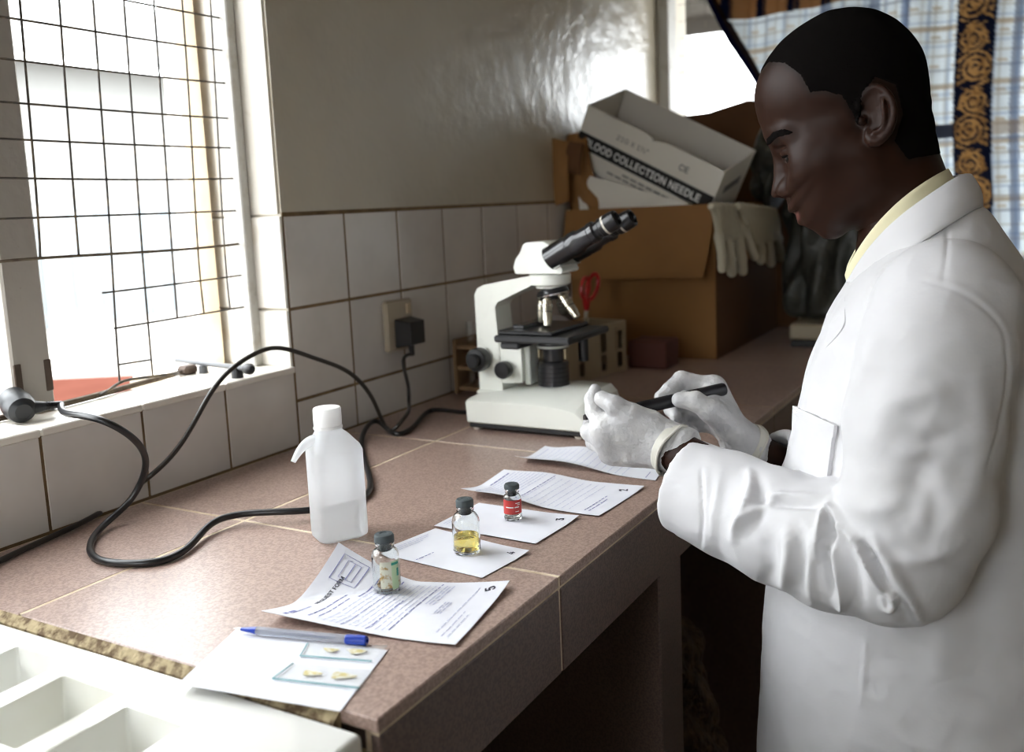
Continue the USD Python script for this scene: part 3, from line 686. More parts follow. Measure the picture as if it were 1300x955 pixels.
for z0, z1, a0, a1 in ((.0165, .0178, -.75, .1), (.0165, .0178, .22, .75), (.0215, .0225, .3, .85), (.0195, .0203, .5, .85), (.0115, .0122, .3, .7)):
    t.part('printed_text', band_label(vC, RC + .00045, z0, z1, fa + a0, fa + a1, n=8), 'white_print', smooth=True)

# ------------------------------------------------------------------ wash bottle
A_, B_ = onz(411, 694), onz(465, 682); e1 = (B_ - A_) / np.linalg.norm(B_ - A_); e2 = np.array([-e1[1], e1[0], 0.])
if e2 @ (CAM - A_) > 0: e2 = -e2
bw, bdp = np.linalg.norm(B_ - A_) + .008, .046
bc = A_ - e1 * .002 + e1 * bw / 2 + e2 * bdp / 2
bt = Thing('wash_bottle', 'translucent white plastic bottle with a screw cap, half full of water, beside the cable', 'bottle', at=bc)
def bsec(w, d_, z, off=0.0, c=.011, n=5):
    pts = np.array(rounded([(-w / 2, -d_ / 2), (w / 2, -d_ / 2), (w / 2, d_ / 2), (-w / 2, d_ / 2)], min(c, .49 * min(w, d_)), n).exterior.coords)[:-1]
    return pts, z, off
def stack(secs, o):
    m_ = 48; R_ = []
    for (w, d_, z, off, c) in secs:
        pts = np.array(rounded([(-w / 2, -d_ / 2), (w / 2, -d_ / 2), (w / 2, d_ / 2), (-w / 2, d_ / 2)], min(c, .49 * min(w, d_)), 8).exterior.coords)[:-1]
        a = np.arctan2(pts[:, 1] / d_, pts[:, 0] / w); q = np.linspace(-np.pi, np.pi, m_, endpoint=False); i = np.argsort(a); aa, pp = a[i], pts[i]
        aa = np.r_[aa[-1] - 2 * np.pi, aa, aa[0] + 2 * np.pi]; pp = np.vstack([pp[-1:], pp, pp[:1]])
        x = np.interp(q, aa, pp[:, 0]) + off; y = np.interp(q, aa, pp[:, 1]); R_.append(o + x[:, None] * e1 + y[:, None] * e2 + [0, 0, z])
    v = np.vstack(R_ + [R_[0].mean(0)[None], R_[-1].mean(0)[None]]); f = []; N = len(R_)
    for i in range(N - 1):
        for j in range(m_):
            k = (j + 1) % m_; f += [(i * m_ + j, i * m_ + k, (i + 1) * m_ + k), (i * m_ + j, (i + 1) * m_ + k, (i + 1) * m_ + j)]
    for j in range(m_):
        k = (j + 1) % m_; f += [(N * m_, k, j), (N * m_ + 1, (N - 1) * m_ + j, (N - 1) * m_ + k)]
    t = trimesh.Trimesh(v, np.array(f), process=False)
    if t.volume < 0: t.invert()
    return t
bt.part('body', stack([(bw - .008, bdp - .008, 0, 0, .010), (bw - .001, bdp - .001, .003, 0, .010), (bw, bdp, .007, 0, .010), (bw, bdp, .104, 0, .010), (bw - .004, bdp - .002, .110, 0, .012), (.040, .037, .123, -.003, .016), (.032, .032, .1275, -.005, .0155), (.031, .031, .131, -.005, .0155)], bc), 'hdpe', smooth=30)
bt.part('water', stack([(bw - .004, bdp - .004, .004, 0, .009), (bw - .0022, bdp - .0022, .008, 0, .009), (bw - .0022, bdp - .0022, .047, 0, .009)], bc), 'water', smooth=30)
capc = bc + e1 * -.005
bt.part('cap', lathe([(0, .131), (.0168, .131), (.0168, .1325), (.0158, .1345), (.0162, .136), (.0162, .153), (.0150, .1552), (0, .1552)], capc, n=40), 'hdpe_cap', smooth=30)
sp = [bc - e1 * (bw / 2 - .014) + [0, 0, .118], bc - e1 * (bw / 2 + .001) + [0, 0, .117], bc - e1 * (bw / 2 + .012) + [0, 0, .108], bc - e1 * (bw / 2 + .019) + [0, 0, .098]]
bt.part('spout', tube(spline(sp, 16), np.linspace(.0075, .0028, 16), 12), 'hdpe', smooth=True)
ro = bc + e1 * (bw / 2 + .0001)
bt.part('sticker', ext(rounded([(-.013, .058), (.013, .058), (.013, .098), (-.013, .098)], .002), .0003, ro, e2 if np.cross(e2, [0, 0, 1]) @ e1 > 0 else -e2, (0, 0, 1)), 'paper', smooth=False)
bars = [box((-.011 + 0, .062 + .0027 * i, 0), (.004 + .006 * ((i * 7) % 3) / 2, .0632 + .0027 * i, .0003)) for i in range(12)]
bb = cat(*bars); ey_ = e2 if np.cross(e2, [0, 0, 1]) @ e1 > 0 else -e2
bb.vertices = ro + e1 * .0004 + bb.vertices[:, :1] * ey_ + bb.vertices[:, 1:2] * np.array([0, 0, 1.]) + bb.vertices[:, 2:] * e1
bt.part('printed_text', bb, 'print_grey', smooth=False)

# ------------------------------------------------------------------ cables, plug, socket
pc = onz(28, 536, SILL) + [0, .004, .0205]
pl = Thing('power_plug', 'dark grey round two-pin plug lying on the tiled window sill', 'plug', at=pc - [0, 0, .0205])
ax = np.array([.28, .93, .24]); ax /= np.linalg.norm(ax)                 # pins point out of the window
pl.part('body', lathe([(0, -.021), (.010, -.021), (.0165, -.016), (.0192, -.006), (.0192, .006), (.0178, .010), (.0178, .021), (.016, .023), (0, .023)], pc, ax, 28), 'plug_grey', smooth=30)
sx, sy, _ = frame_of(ax)
side = np.array([.96, -.27, -.06]); side -= ax * (side @ ax); side /= np.linalg.norm(side)
for s_ in (-1, 1): pl.part('pin', rod(pc + ax * .022 + sx * .0095 * s_, pc + ax * .042 + sx * .0095 * s_, .0023, 12), 'brass')
neck = pc + side * .014 - ax * .010
pl.part('grip', hull(np.vstack([lathe([(0, 0), (.009, 0), (.006, .014), (0, .014)], neck, side, 16).vertices, (pc - ax * .014 + 0 * side)[None]])), 'plug_grey', smooth=30)
pl.part('strain_relief', lathe([(0, .008)] + [(r, .010 + .0035 * i + dz) for i in range(7) for r, dz in ((.0062 - .0003 * i, 0), (.0062 - .0003 * i, .0021), (.0046, .0022), (.0046, .0034))] + [(0, .036)], neck, side, 18), 'black_rubber', smooth=30)
cs = neck + side * .034
pathA = [cs, onz(98, 527, .151), onz(132, 535, .147), onz(163, 552, .126), onz(184, 580, .088), onz(181, 607, .056), onz(163, 638, .026), onz(137, 662, .010), onz(116, 688, .0045), onz(121, 708, .0045), onz(150, 715, .0045), onz(205, 712, .0045), onz(242, 692, .006), onz(278, 660, .012), onz(330, 651, .014), onz(392, 648, .012), onz(435, 640, .006), onz(462, 630, .0045), onz(470, 616, .0045), onz(465, 592, .0045), onz(459, 566, .0045), onz(464, 545, .010), onz(477, 535, .012), onz(491, 544, .006), onz(505, 551, .0045), onz(522, 544, .0045), onz(548, 521, .008), onz(570, 512, .014), onz(589, 508, .018)]
pathA[-1] = np.array([.085, -.190, .022]); pathA[-2] = np.array([.085, -.165, .018])
single('power_cable', tube(spline(pathA, 260), .0042, 10), 'cable_black', 'black cable looping from the grey plug across the worktop to the microscope', 'cable', smooth=True)
so = Thing('wall_socket', 'yellowed square wall socket on the tiles above the worktop', 'socket', at=(.125, -.001, .117))
so.part('plate', cbox((.084, -.013, .116), (.166, -.0005, .2105), .004), 'socket_plastic')
so.part('switch', cbox((.142, -.0165, .182), (.156, -.0131, .202), .0015), 'socket_side')
bp = Thing('black_plug', 'black three-pin plug pushed into the wall socket', 'plug', at=(.128, -.014, .125))
bp.part('body', hull(np.vstack([cbox((.104, -.0175, .124), (.156, -.0135, .176), .003).vertices, cbox((.107, -.047, .128), (.153, -.044, .171), .004).vertices])), 'black_rubber')
bp.part('cord_grip', rod((.130, -.030, .126), (.131, -.031, .106), .006, 14, .0045), 'black_rubber')
yb = -.036
pathB = [np.array([.131, -.031, .108]), ony(512, 462, yb), ony(518, 490, yb - .004), ony(519, 510, yb - .01), onz(512, 532, .024), onz(499, 546, .009), onz(487, 538, .012), ony(477, 515, -.07), ony(469, 500, -.066), ony(452, 480, -.06), ony(430, 466, -.055), ony(400, 455, -.05), ony(370, 445, -.045), ony(346, 442, -.042), ony(324, 449, -.04), ony(301, 463, -.04), ony(284, 478, -.04), ony(267, 500, -.04), ony(250, 530, -.04), ony(232, 560, -.038), ony(213, 584, -.034), ony(190, 605, -.03), onz(160, 628, .0045), onz(120, 655, .0045), onz(60, 684, .0045), onz(0, 712, .0045), onz(-60, 745, .0045)]
single('socket_cable', tube(spline(pathB, 240), .0036, 10), 'cable_brown', 'brownish black cable arching past the window sill down to the wall socket', 'cable', smooth=True)

# ------------------------------------------------------------------ microscope: u towards the person (-y), v away from the window end (+x), w up
mo = np.array([.04, -.200, 0.])
def mq(u, v, w): return np.array([mo[0] + v, mo[1] - u, w])
def mext(poly, v0, v1, r=0):
    """side profile in (u, w), extruded from v0 to v1"""
    p = rounded(poly, r) if r else poly
    return ext(p, v1 - v0, mq(0, v0, 0), (0, -1, 0), (0, 0, 1)) if False else ext(p, v1 - v0, mq(0, v1, 0), (0, -1, 0), (0, 0, 1))
W_ = .17; vc = .075
mi = Thing('microscope', 'white binocular laboratory microscope with black eyepieces on the worktop', 'microscope', at=mq(.11, vc, 0))
low = [(0.002, .012), (.222, .012), (.228, .020), (.2245, .034), (.208, .046), (.178, .052), (.14, .0535), (.006, .0535), (0, .048)]
basem = []
ov = np.array(rounded(low, .004).exterior.coords)[:-1]
def inset(poly, d_): return np.array(Polygon(poly).buffer(-d_).exterior.coords)[:-1]
def pts_at(poly, v): return np.array([mq(u, v, w) for u, w in poly])
low2 = [(0.002, .012), (.224, .012), (.232, .026), (.2315, .060), (.220, .0715), (.17, .0735), (.05, .0585), (.006, .0575), (0, .05)]
mi.part('base', hull(np.vstack([pts_at(inset(low, .003), 0), pts_at(ov, .004), pts_at(np.array(low2), .048), pts_at(np.array(low2), .116), pts_at(ov, .146), pts_at(inset(low, .003), .150)])), 'enamel', smooth=28)
mi.part('base_skirt', cbox(mq(.006, .003, .0045), mq(.222, .147, .0125), .002), 'black_matte')
for u, v in ((.016, .016), (.016, .134), (.208, .016), (.208, .134)):
    mi.part('foot', lathe([(0, 0), (.008, 0), (.0085, .004), (.0085, .0055), (0, .0055)], mq(u, v, 0), n=16), 'foot_rubber')
arm = [(0.002, .05), (.052, .05), (.048, .06), (.044, .14), (.040, .205), (.046, .2135), (.118, .2445), (.150, .2470), (.150, .2560), (.108, .2575), (.020, .2425), (.006, .2365), (0, .225)]
mi.part('arm', mext(rounded(arm, .0035), vc - .026, vc + .026), 'enamel', smooth=28)
mi.part('arm_foot', cbox(mq(-.002, vc - .034, .053), mq(.056, vc + .034, .0605), .004), 'enamel')
mi.part('focus_block', mext(rounded([(.044, .074), (.086, .076), (.086, .140), (.044, .146)], .004), vc - .024, vc + .024), 'enamel', smooth=28)
mi.part('stage_column', cbox(mq(.086, vc - .016, .072), mq(.098, vc + .016, .165), .002), 'enamel_grey')
for s_ in (-1, 1):
    ax_ = (s_, 0, 0); kb = mq(.012, vc + s_ * .026, .116)
    mi.part('coarse_knob', lathe([(0, 0), (.013, 0), (.013, .004), (.0195, .006), (.0205, .010), (.0205, .024), (.0185, .027), (.012, .0275), (.012, .036), (.0105, .038), (0, .038)], kb, ax_, 36), 'black_plastic')
    kb = mq(.060, vc + s_ * .024, .100)
    mi.part('fine_knob', lathe([(0, 0), (.0085, 0), (.0085, .006), (.0145, .008), (.0150, .011), (.0150, .022), (.0135, .0245), (0, .025)], kb, ax_, 32), 'black_plastic')
oc = mq(.134, vc, 0)
mi.part('field_lens', lathe([(0, .072), (.027, .072)] + [(r, .0745 + .0075 * i + d_) for i in range(5) for r, d_ in ((.0265, 0), (.0265, .0052), (.0245, .0056), (.0245, .0072))] + [(.021, .113), (0, .113)], oc, n=40), 'black_metal')
mi.part('condenser', lathe([(0, .114), (.017, .114), (.017, .132), (.025, .134), (.025, .146), (.0235, .150), (0, .150)], oc, n=36), 'black_metal')
mi.part('condenser_ring', lathe([(.0205, .1365), (.0275, .1365), (.0275, .1400), (.0205, .1400), (.0205, .1365)], oc, n=36), 'enamel_grey')
for du, dv in ((-.024, -.004), (.026, -.006)): mi.part('condenser_post', rod(oc + [dv, -du, .118], oc + [dv, -du, .134], .0028, 12), 'brass')
mi.part('stage', cbox(mq(.066, -.004, .153), mq(.205, .150, .1645), .003), 'black_matte')
mi.part('stage', cbox(mq(.070, .004, .1648), mq(.170, .142, .172), .002), 'black_plastic')
mi.part('stage_drive', cbox(mq(.076, -.002, .142), mq(.112, .050, .153), .003), 'black_matte')
mi.part('slide_holder', cbox(mq(.085, .03, .1722), mq(.105, .12, .178), .001), 'black_metal')
mi.part('stage_knob', rod(oc + [.055, -.03, .152], oc + [.055, -.03, .105], .009, 20), 'black_plastic')
hc = mq(.134, vc, 0)
mi.part('head_collar', lathe([(0, .236), (.024, .236), (.025, .239), (.0335, .2425), (.0345, .245), (.0345, .2575), (.033, .2595), (0, .2595)], hc, n=44), 'enamel')
nz = hc + [0, -.004, .226]; na = np.array([0, .22, 1.]); na /= np.linalg.norm(na)
mi.part('nosepiece', lathe([(0, -.010), (.021, -.010), (.026, -.004), (.0275, .002), (.024, .008), (.016, .011), (0, .011)], nz, na, 36), 'black_metal')
mi.part('nosepiece_ring', lathe([(.0225, -.0085), (.0272, -.0045), (.0282, -.001), (.0265, -.001), (.0225, -.0085)], nz, na, 36), 'chrome')
def objective(o, dirn, L, r):
    d_ = np.array(dirn, float); d_ /= np.linalg.norm(d_)
    ob = mi.part('objective', lathe([(0, 0), (r * .95, 0), (r * .95, L * .18), (r * 1.05, L * .2), (r * 1.05, L * .36), (r * .97, L * .38), (r * .97, L * .74), (r * .8, L * .80), (r * .74, L * .95), (r * .5, L), (0, L)], o, d_, 26), 'barrel_steel')
    mi.part('objective_ring', lathe([(r * .9, L * .20), (r * 1.1, L * .20), (r * 1.1, L * .27), (r * .9, L * .27), (r * .9, L * .20)], o, d_, 26), 'chrome')
    mi.part('objective_ring', lathe([(r * .9, L * .45), (r * 1.0, L * .45), (r * 1.0, L * .48), (r * .9, L * .48), (r * .9, L * .45)], o, d_, 26), 'black_metal')
objective(nz + [-.016, .003, -.008], (-.26, -.10, -1), .046, .0092)
objective(nz + [-.003, .018, -.009], (-.02, .10, -1), .040, .0082)
objective(nz + [-.006, -.022, -.004], (-.10, -.62, -.80), .044, .0088)
objective(nz + [.018, -.003, -.008], (.42, -.1, -1), .034, .0085)
head = [(.085, .2615), (.170, .2615), (.173, .266), (.149, .309), (.140, .3135), (.108, .3130), (.101, .309), (.096, .297), (.086, .285), (.082, .272)]
mi.part('head', mext(rounded(head, .004), vc - .030, vc + .030), 'enamel', smooth=30)
fn = np.array([0, -(.309 - .266), -(.149 - .173)]); ed = np.array([0, -.9, .455]); ed /= np.linalg.norm(ed)
hf = mq(.152, vc, .287)
mi.part('head_plate', hull(np.vstack([hf + ed * s_ + v * np.array([1., 0, 0]) + w * np.cross(ed, [1, 0, 0]) for s_ in (0, .013) for v in (-.038, .038) for w in (-.020, .018)]).reshape(-1, 3)), 'enamel_grey')
for s_ in (-1, 1):
    o = hf + np.array([s_ * .031, 0, 0]) - ed * .002
    mi.part('eyepiece_tube', lathe([(0, 0), (.0195, 0), (.0195, .040), (.0185, .042), (.0185, .0445), (.0195, .046), (.0195, .060), (.0160, .066), (.0160, .084), (.0175, .086), (.0175, .094), (.0145, .097), (0, .097)], o, ed, 32), 'black_metal')
    ep = mi.part('eyepiece', lathe([(0, .097), (.0135, .097), (.0135, .104), (.0155, .106), (.0155, .128), (.0145, .135), (.0110, .1365), (.0095, .131), (0, .131)], o, ed, 32), 'black_plastic')
    mi.part('eyepiece_ring', lathe([(.0150, .1135), (.01575, .1135), (.01575, .1165), (.0150, .1165), (.0150, .1135)], o, ed, 32), 'foot_rubber')
mi.part('hinge_bar', rod(hf + ed * .030 + [-.012, 0, 0], hf + ed * .030 + [.012, 0, 0], .016, 24), 'black_metal')

# ================================================================== THE BACK OF THE WORKTOP
# slotted cream rack behind the microscope
ro_ = np.array([.372, -.188, 0]); ru = np.array([.263, -.054, 0]); ru /= np.linalg.norm(ru); rv = np.array([-ru[1], ru[0], 0])
def rp(u, v, w): return ro_ + ru * u + rv * v + np.array([0, 0, w])
rk = Thing('slotted_rack', 'cream plastic rack with tall slots behind the microscope', 'rack', at=rp(.13, .05, 0))
RW, RD, RH = .272, .105, .112
front = sbox(0, 0, RW, RH)
for x in (.022, .100, .178, .236): front = front.difference(rounded(sbox(x, .052, x + .020, .094), .004)).difference(rounded(sbox(x, .012, x + .020, .046), .004))
def rext(poly, o, th): return ext(poly, th, o, ru, (0, 0, 1))
rk.part('front_panel', rext(front, rp(0, .004, 0), .004), 'cream_plastic', smooth=False)
rk.part('back_panel', rext(front, rp(0, RD, 0), .004), 'cream_plastic', smooth=False)
rk.part('end_panel', ext(sbox(.0042, 0, RD - .0042, RH), .004, rp(0, 0, 0), rv, (0, 0, 1)), 'cream_plastic', smooth=False)
rk.part('end_panel', ext(sbox(.0042, 0, RD - .0042, RH), .004, rp(RW - .004, 0, 0), rv, (0, 0, 1)), 'cream_plastic', smooth=False)
rk.part('tray', ext(sbox(.0045, .0045, RW - .0045, RD - .0045), .004, rp(0, 0, .006), ru, rv), 'cream_plastic', smooth=False)
rk.part('tray', ext(sbox(.0045, .0045, RW - .0045, RD - .0045), .003, rp(0, 0, .092), ru, rv), 'cream_plastic', smooth=False)
for x in (.020, .234):
    rk.part('slot_rim', ext(rounded(sbox(x - .004, .048, x + .026, .100), .006).difference(rounded(sbox(x, .052, x + .020, .094), .004)), .0025, rp(0, -.0002, 0), ru, (0, 0, 1)), 'cream_plastic', smooth=False)
def crumple(c, r, seed, amp=.35, h=.003, fr=55):
    c, r = np.array(c, float), np.array(r, float)
    f = lambda p: ell(p, c, r) + amp * r.min() * (np.abs(meshkit.noise(p * fr, seed) - .5) * 2 - .5)
    return surface(f, c - r * 1.5, c + r * 1.5, h, slack=2.2)
single('tissue', crumple(rp(.075, .045, .112) + [0, 0, .013], (.040, .030, .015), 4), 'tissue', 'crumpled pale tissue lying on the slotted rack under the microscope stage', 'tissue', smooth=30)
sc = Thing('scissors', 'pair of scissors with red handles standing in the slotted rack', 'scissors', at=rp(.225, .075, .096))
so_ = rp(.225, .075, .097)
sc.part('blade', hull([so_ + ru * x + np.array([0, 0, z]) + rv * y for y in (0, .002) for x, z in ((-.008, 0), (.004, 0), (.012, .045), (0, .045))]), 'chrome')
for dx, tilt, sz, nm in ((.030, .62, 1.15, 'handle'), (.004, .25, .85, 'handle')):
    a = np.linspace(0, 2 * np.pi, 30); cx = so_ + ru * dx + np.array([0, 0, .088]); up = np.array([0, 0, math.cos(tilt)]) + ru * math.sin(tilt); sd = np.cross(up, rv)
    loop = cx + (np.cos(a) * .016 * sz)[:, None] * sd + (np.sin(a) * .027 * sz)[:, None] * up + rv * (.002 if dx > 0 else -.003)
    st_ = [cx - up * .026 * sz, so_ + ru * .004 + np.array([0, 0, .038])]
    sc.part('handle', cat(tube(loop, .0046, 8), tube([st_[0], (st_[0] + st_[1]) / 2, st_[1]], .0055, 8)), 'red_plastic')
# small wooden test-tube rack by the wall
wr = Thing('test_tube_rack', 'small wooden test-tube rack standing against the tiles behind the microscope', 'rack', at=(.345, -.055, 0))
wx0, wx1, wy0, wy1 = .288, .372, -.165, -.014
for y in (wy0, wy1 - .008): wr.part('end_board', cbox((wx0, y, 0), (wx1, y + .008, .112), .0015), 'tan_wood_rack')
for z in (.008, .050, .092):
    b_ = Manifold.hull_points(cbox((wx0 + .004, wy0 + .0081, z), (wx1 - .004, wy1 - .0081, z + .008), .001).vertices)
    if z > .02:
        for i in range(5): b_ = b_ - Manifold.cylinder(.02, .0085, .0085, 20).translate((wx0 + .030, wy1 - .026 - .025 * i, z - .006))
    wr.part('shelf', b_, 'tan_wood_rack')
for i, hh in enumerate((.125, .112, .120)):
    c = np.array([wx0 + .030, wy1 - .026 - .025 * (i + (1 if i else 0)), .0165])
    single('test_tube', lathe([(0, 0), (.005, .0015), (.0075, .007), (.0075, hh), (.0084, hh + .001), (.0084, hh + .003), (.0066, hh + .003), (.0066, .008), (.004, .003), (0, .0018)], c, n=24), 'vial_glass',
           'empty glass test tube in the wooden rack, %s' % ['nearest the wall', 'in the middle', 'farthest from the wall'][i], 'test tube', 'tubes in the wooden rack')
single('small_carton', cbox((.665, -.325, 0), (.745, -.235, .062), .003), 'dark_red_box', 'small dark red box between the slotted rack and the big carton', 'box')

# ---- the big brown carton
X0, X1, Y0, Y1, HB = .818, 1.365, -.388, -.022, .350
cb = Thing('cardboard_carton', 'big open brown cardboard carton with flaps hanging out, behind the microscope', 'carton', at=((X0 + X1) / 2, (Y0 + Y1) / 2, 0))
th = .005
cb.part('front_wall', cbox((X0, Y0, 0), (X0 + th, Y1, HB), .001), 'cardboard')
cb.part('rear_wall', cbox((X1 - th, Y0, 0), (X1, Y1, HB), .001), 'cardboard')
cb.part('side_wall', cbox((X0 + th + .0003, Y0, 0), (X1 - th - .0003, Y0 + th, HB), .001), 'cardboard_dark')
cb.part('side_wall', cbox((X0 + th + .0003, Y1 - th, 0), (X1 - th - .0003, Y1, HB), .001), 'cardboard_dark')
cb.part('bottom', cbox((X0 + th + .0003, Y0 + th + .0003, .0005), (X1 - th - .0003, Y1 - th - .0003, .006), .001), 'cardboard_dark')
def flap(corners, bulge=.0, n=(14, 10), th_=.004, nse=.002, seed=0):
    """bent sheet from four corners; a-b is the hinge"""
    a, b, c, d = [np.array(x, float) for x in corners]
    u, v = np.meshgrid(np.linspace(0, 1, n[0]), np.linspace(0, 1, n[1]), indexing='ij'); u, v = u[..., None], v[..., None]
    p = (1 - u) * ((1 - v) * a + v * d) + u * ((1 - v) * b + v * c); nn = np.cross(b - a, d - a); nn /= np.linalg.norm(nn)
    p = p + nn * (bulge * np.sin(np.pi * v) + nse * (meshkit.noise(np.concatenate([u * 4, v * 3, 0 * u], -1), seed)[..., None] - .5) * 2)
    return sheet(p, th_)
fx = X0 - .012
A_, B_, C_, D_ = (X0 - .004, Y1 + .005, HB + .004), (X0 - .004, Y0 - .004, HB + .006), onx(893, 353, X0 - .045), onx(708, 356, X0 - .045)
cb.part('front_flap', flap((A_, B_, C_, D_), .006, seed=2), 'cardboard', smooth=True)
zt = HB + .002
cb.part('side_flap', flap(((1.00, Y0 - .003, zt), (1.33, Y0 - .003, zt), (1.31, Y0 - .014, .225), (1.02, Y0 - .012, .215)), .004, seed=3), 'cardboard', smooth=True)
cb.part('wall_flap', flap(((.835, -.020, zt), (.835, -.100, zt), (.842, -.062, zt + .19), (.842, -.006, zt + .185)), .012, nse=.010, seed=4), 'cardboard', smooth=True)
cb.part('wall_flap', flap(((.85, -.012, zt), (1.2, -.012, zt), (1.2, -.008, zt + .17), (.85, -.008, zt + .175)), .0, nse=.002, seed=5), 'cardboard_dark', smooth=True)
sp_ = Thing('carton_sheet', 'brown cardboard sheet standing under the far window behind the white carton', 'cardboard', at=(1.385, -.22, 0))
sp_.part('sheet', ext(np.array([(-.02, 0), (-.02, .600), (-.19, .606), (-.30, .630), (-.44, .622), (-.44, 0)]), .008, (1.380, 0, 0), (0, 1, 0), (0, 0, 1)), 'cardboard_dark', smooth=False)
sp_.part('fold', ext(np.array([(-.02, 0), (-.02, .56), (-.40, .57), (-.40, 0)]), .006, (1.3735, 0, 0), (0, 1, 0), (0, 0, 1)), 'cardboard_dark', smooth=False)
for i, (y0, y1, z0, z1, dx) in enumerate(((-.060, -.030, .345, .545, -.03), (-.028, -.006, .33, .555, -.05))):
    pass
fold = Thing('folded_carton', 'narrow folded brown cardboard stuck between the wall and the white carton', 'cardboard', at=(.79, -.03, HB))
FB = X0 - .028
q = lambda x, y: onx(x, y, FB)
fold.part('panel', flap((q(688, 268), q(704, 272), q(704, 176), q(685, 176)), .004, th_=.004, seed=7), 'cardboard', smooth=True)
fold.part('panel', flap((q(704, 262), q(722, 256), q(723, 180), q(704, 176)), .008, th_=.004, seed=8), 'cardboard', smooth=True)
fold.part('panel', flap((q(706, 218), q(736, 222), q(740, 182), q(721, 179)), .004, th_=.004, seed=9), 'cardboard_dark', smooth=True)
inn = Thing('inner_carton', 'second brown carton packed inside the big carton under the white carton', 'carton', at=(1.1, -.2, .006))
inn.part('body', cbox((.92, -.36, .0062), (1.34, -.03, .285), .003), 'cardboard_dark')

# ---- the white needle carton, tilted in the big carton
no = np.array([.8495, -.033, .5132]); M3 = np.array([[.0385, .961, -.2738], [-.8813, -.0965, -.4626], [-.471, .2591, .8432]])
nx_, ny_, nz_ = M3[:, 0], M3[:, 1], M3[:, 2]; NL, NW, NT, NB = .3706, .1936, .104, -.050
nc = Thing('needle_carton', 'open white carton printed BLOOD COLLECTION NEEDLE, tilted in the brown carton', 'carton', at=no + nx_ * .18)
def nq(u, v, w): return no + nx_ * u + ny_ * v + nz_ * w
top = [(0, NB), (NL, NB), (NL, NT), (NL - .015, NT + .001), (.215, NT - .0), (.185, NT - .012), (.18, NT - .004), (.165, NT), (0, NT)]
nc.part('front_wall', ext(top, .0022, nq(0, .0022, 0), nx_, nz_), 'white_carton', smooth=False)
nc.part('back_wall', ext(sbox(0, NB, NL, NT), .0022, nq(0, NW, 0), nx_, nz_), 'carton_inside', smooth=False)
nc.part('end_wall', ext(sbox(.0025, NB, NW - .0025, NT), .0022, nq(NL - .0022, 0, 0), ny_, nz_), 'white_carton', smooth=False)
nc.part('end_wall', ext(sbox(.0025, NB, NW - .0025, NT), .0022, nq(0, 0, 0), ny_, nz_), 'carton_inside', smooth=False)
nc.part('bottom', ext(sbox(.0025, .0025, NL - .0025, NW - .0025), .0022, nq(0, 0, NB), nx_, ny_), 'carton_inside', smooth=False)
def nprint(name, mesh, mt, lift=.0004, kind=None):
    t = tm(mesh).copy(); v = t.vertices; t.vertices = nq(0, -.0003, 0) + v[:, :1] * nx_ + v[:, 1:2] * nz_ - v[:, 2:] * ny_ - ny_ * lift
    nc.part(name, t, mt, smooth=False, kind=kind)
nprint('printed_band', box((.0005, -.002, 0), (NL - .0005, .038, .0003)), 'print_black')
tx = meshkit.text_mesh('BLOOD COLLECTION NEEDLE', .0185, .0003, True); sx_ = (.318) / np.ptp(tx.vertices[:, 0]); tx.apply_scale([sx_, 1, 1]); tx.apply_translation([.022 - tx.bounds[0, 0], .0085, .0003]); nprint('lettering', tx, 'white_print')
tx = meshkit.text_mesh('21G X 1½"', .0125, .0003); tx.apply_translation([.095, .058, 0]); nprint('lettering', tx, 'print_grey')
tx = meshkit.text_mesh('CE', .0145, .0003, True); tx.apply_translation([.265, .060, 0]); nprint('lettering', tx, 'print_grey')
tx = cat(*[box((x0, z, 0), (x1, z + .0045, .0003)) for z, a_, b_ in ((-.020, .14, .30), (-.031, .10, .33), (-.040, .20, .31)) for x0, x1 in [(a_ + k, min(a_ + k + .018, b_)) for k in np.arange(0, b_ - a_ - .01, .022)]]); nprint('printed_text', tx, 'print_grey', kind='stuff')
t = box((.05, .030, 0), (.15, .050, .0003)); v = t.vertices; t.vertices = nq(NL + .0003, 0, 0) + v[:, :1] * ny_ + v[:, 1:2] * nz_ + v[:, 2:] * nx_; nc.part('printed_text', t, 'print_grey', smooth=False)
wp = Thing('white_panel', 'plain white carton panel leaning below the needle carton', 'carton', at=(.84, -.15, HB))
XP = X0 + .014
wp.part('panel', ext(np.array([(a[1], a[2]) for a in (onx(731, 218, XP), onx(737, 275, XP), onx(890, 275, XP), onx(884, 262, XP))]), .003, (XP, 0, 0), (0, 1, 0), (0, 0, 1)), 'white_carton', smooth=False)

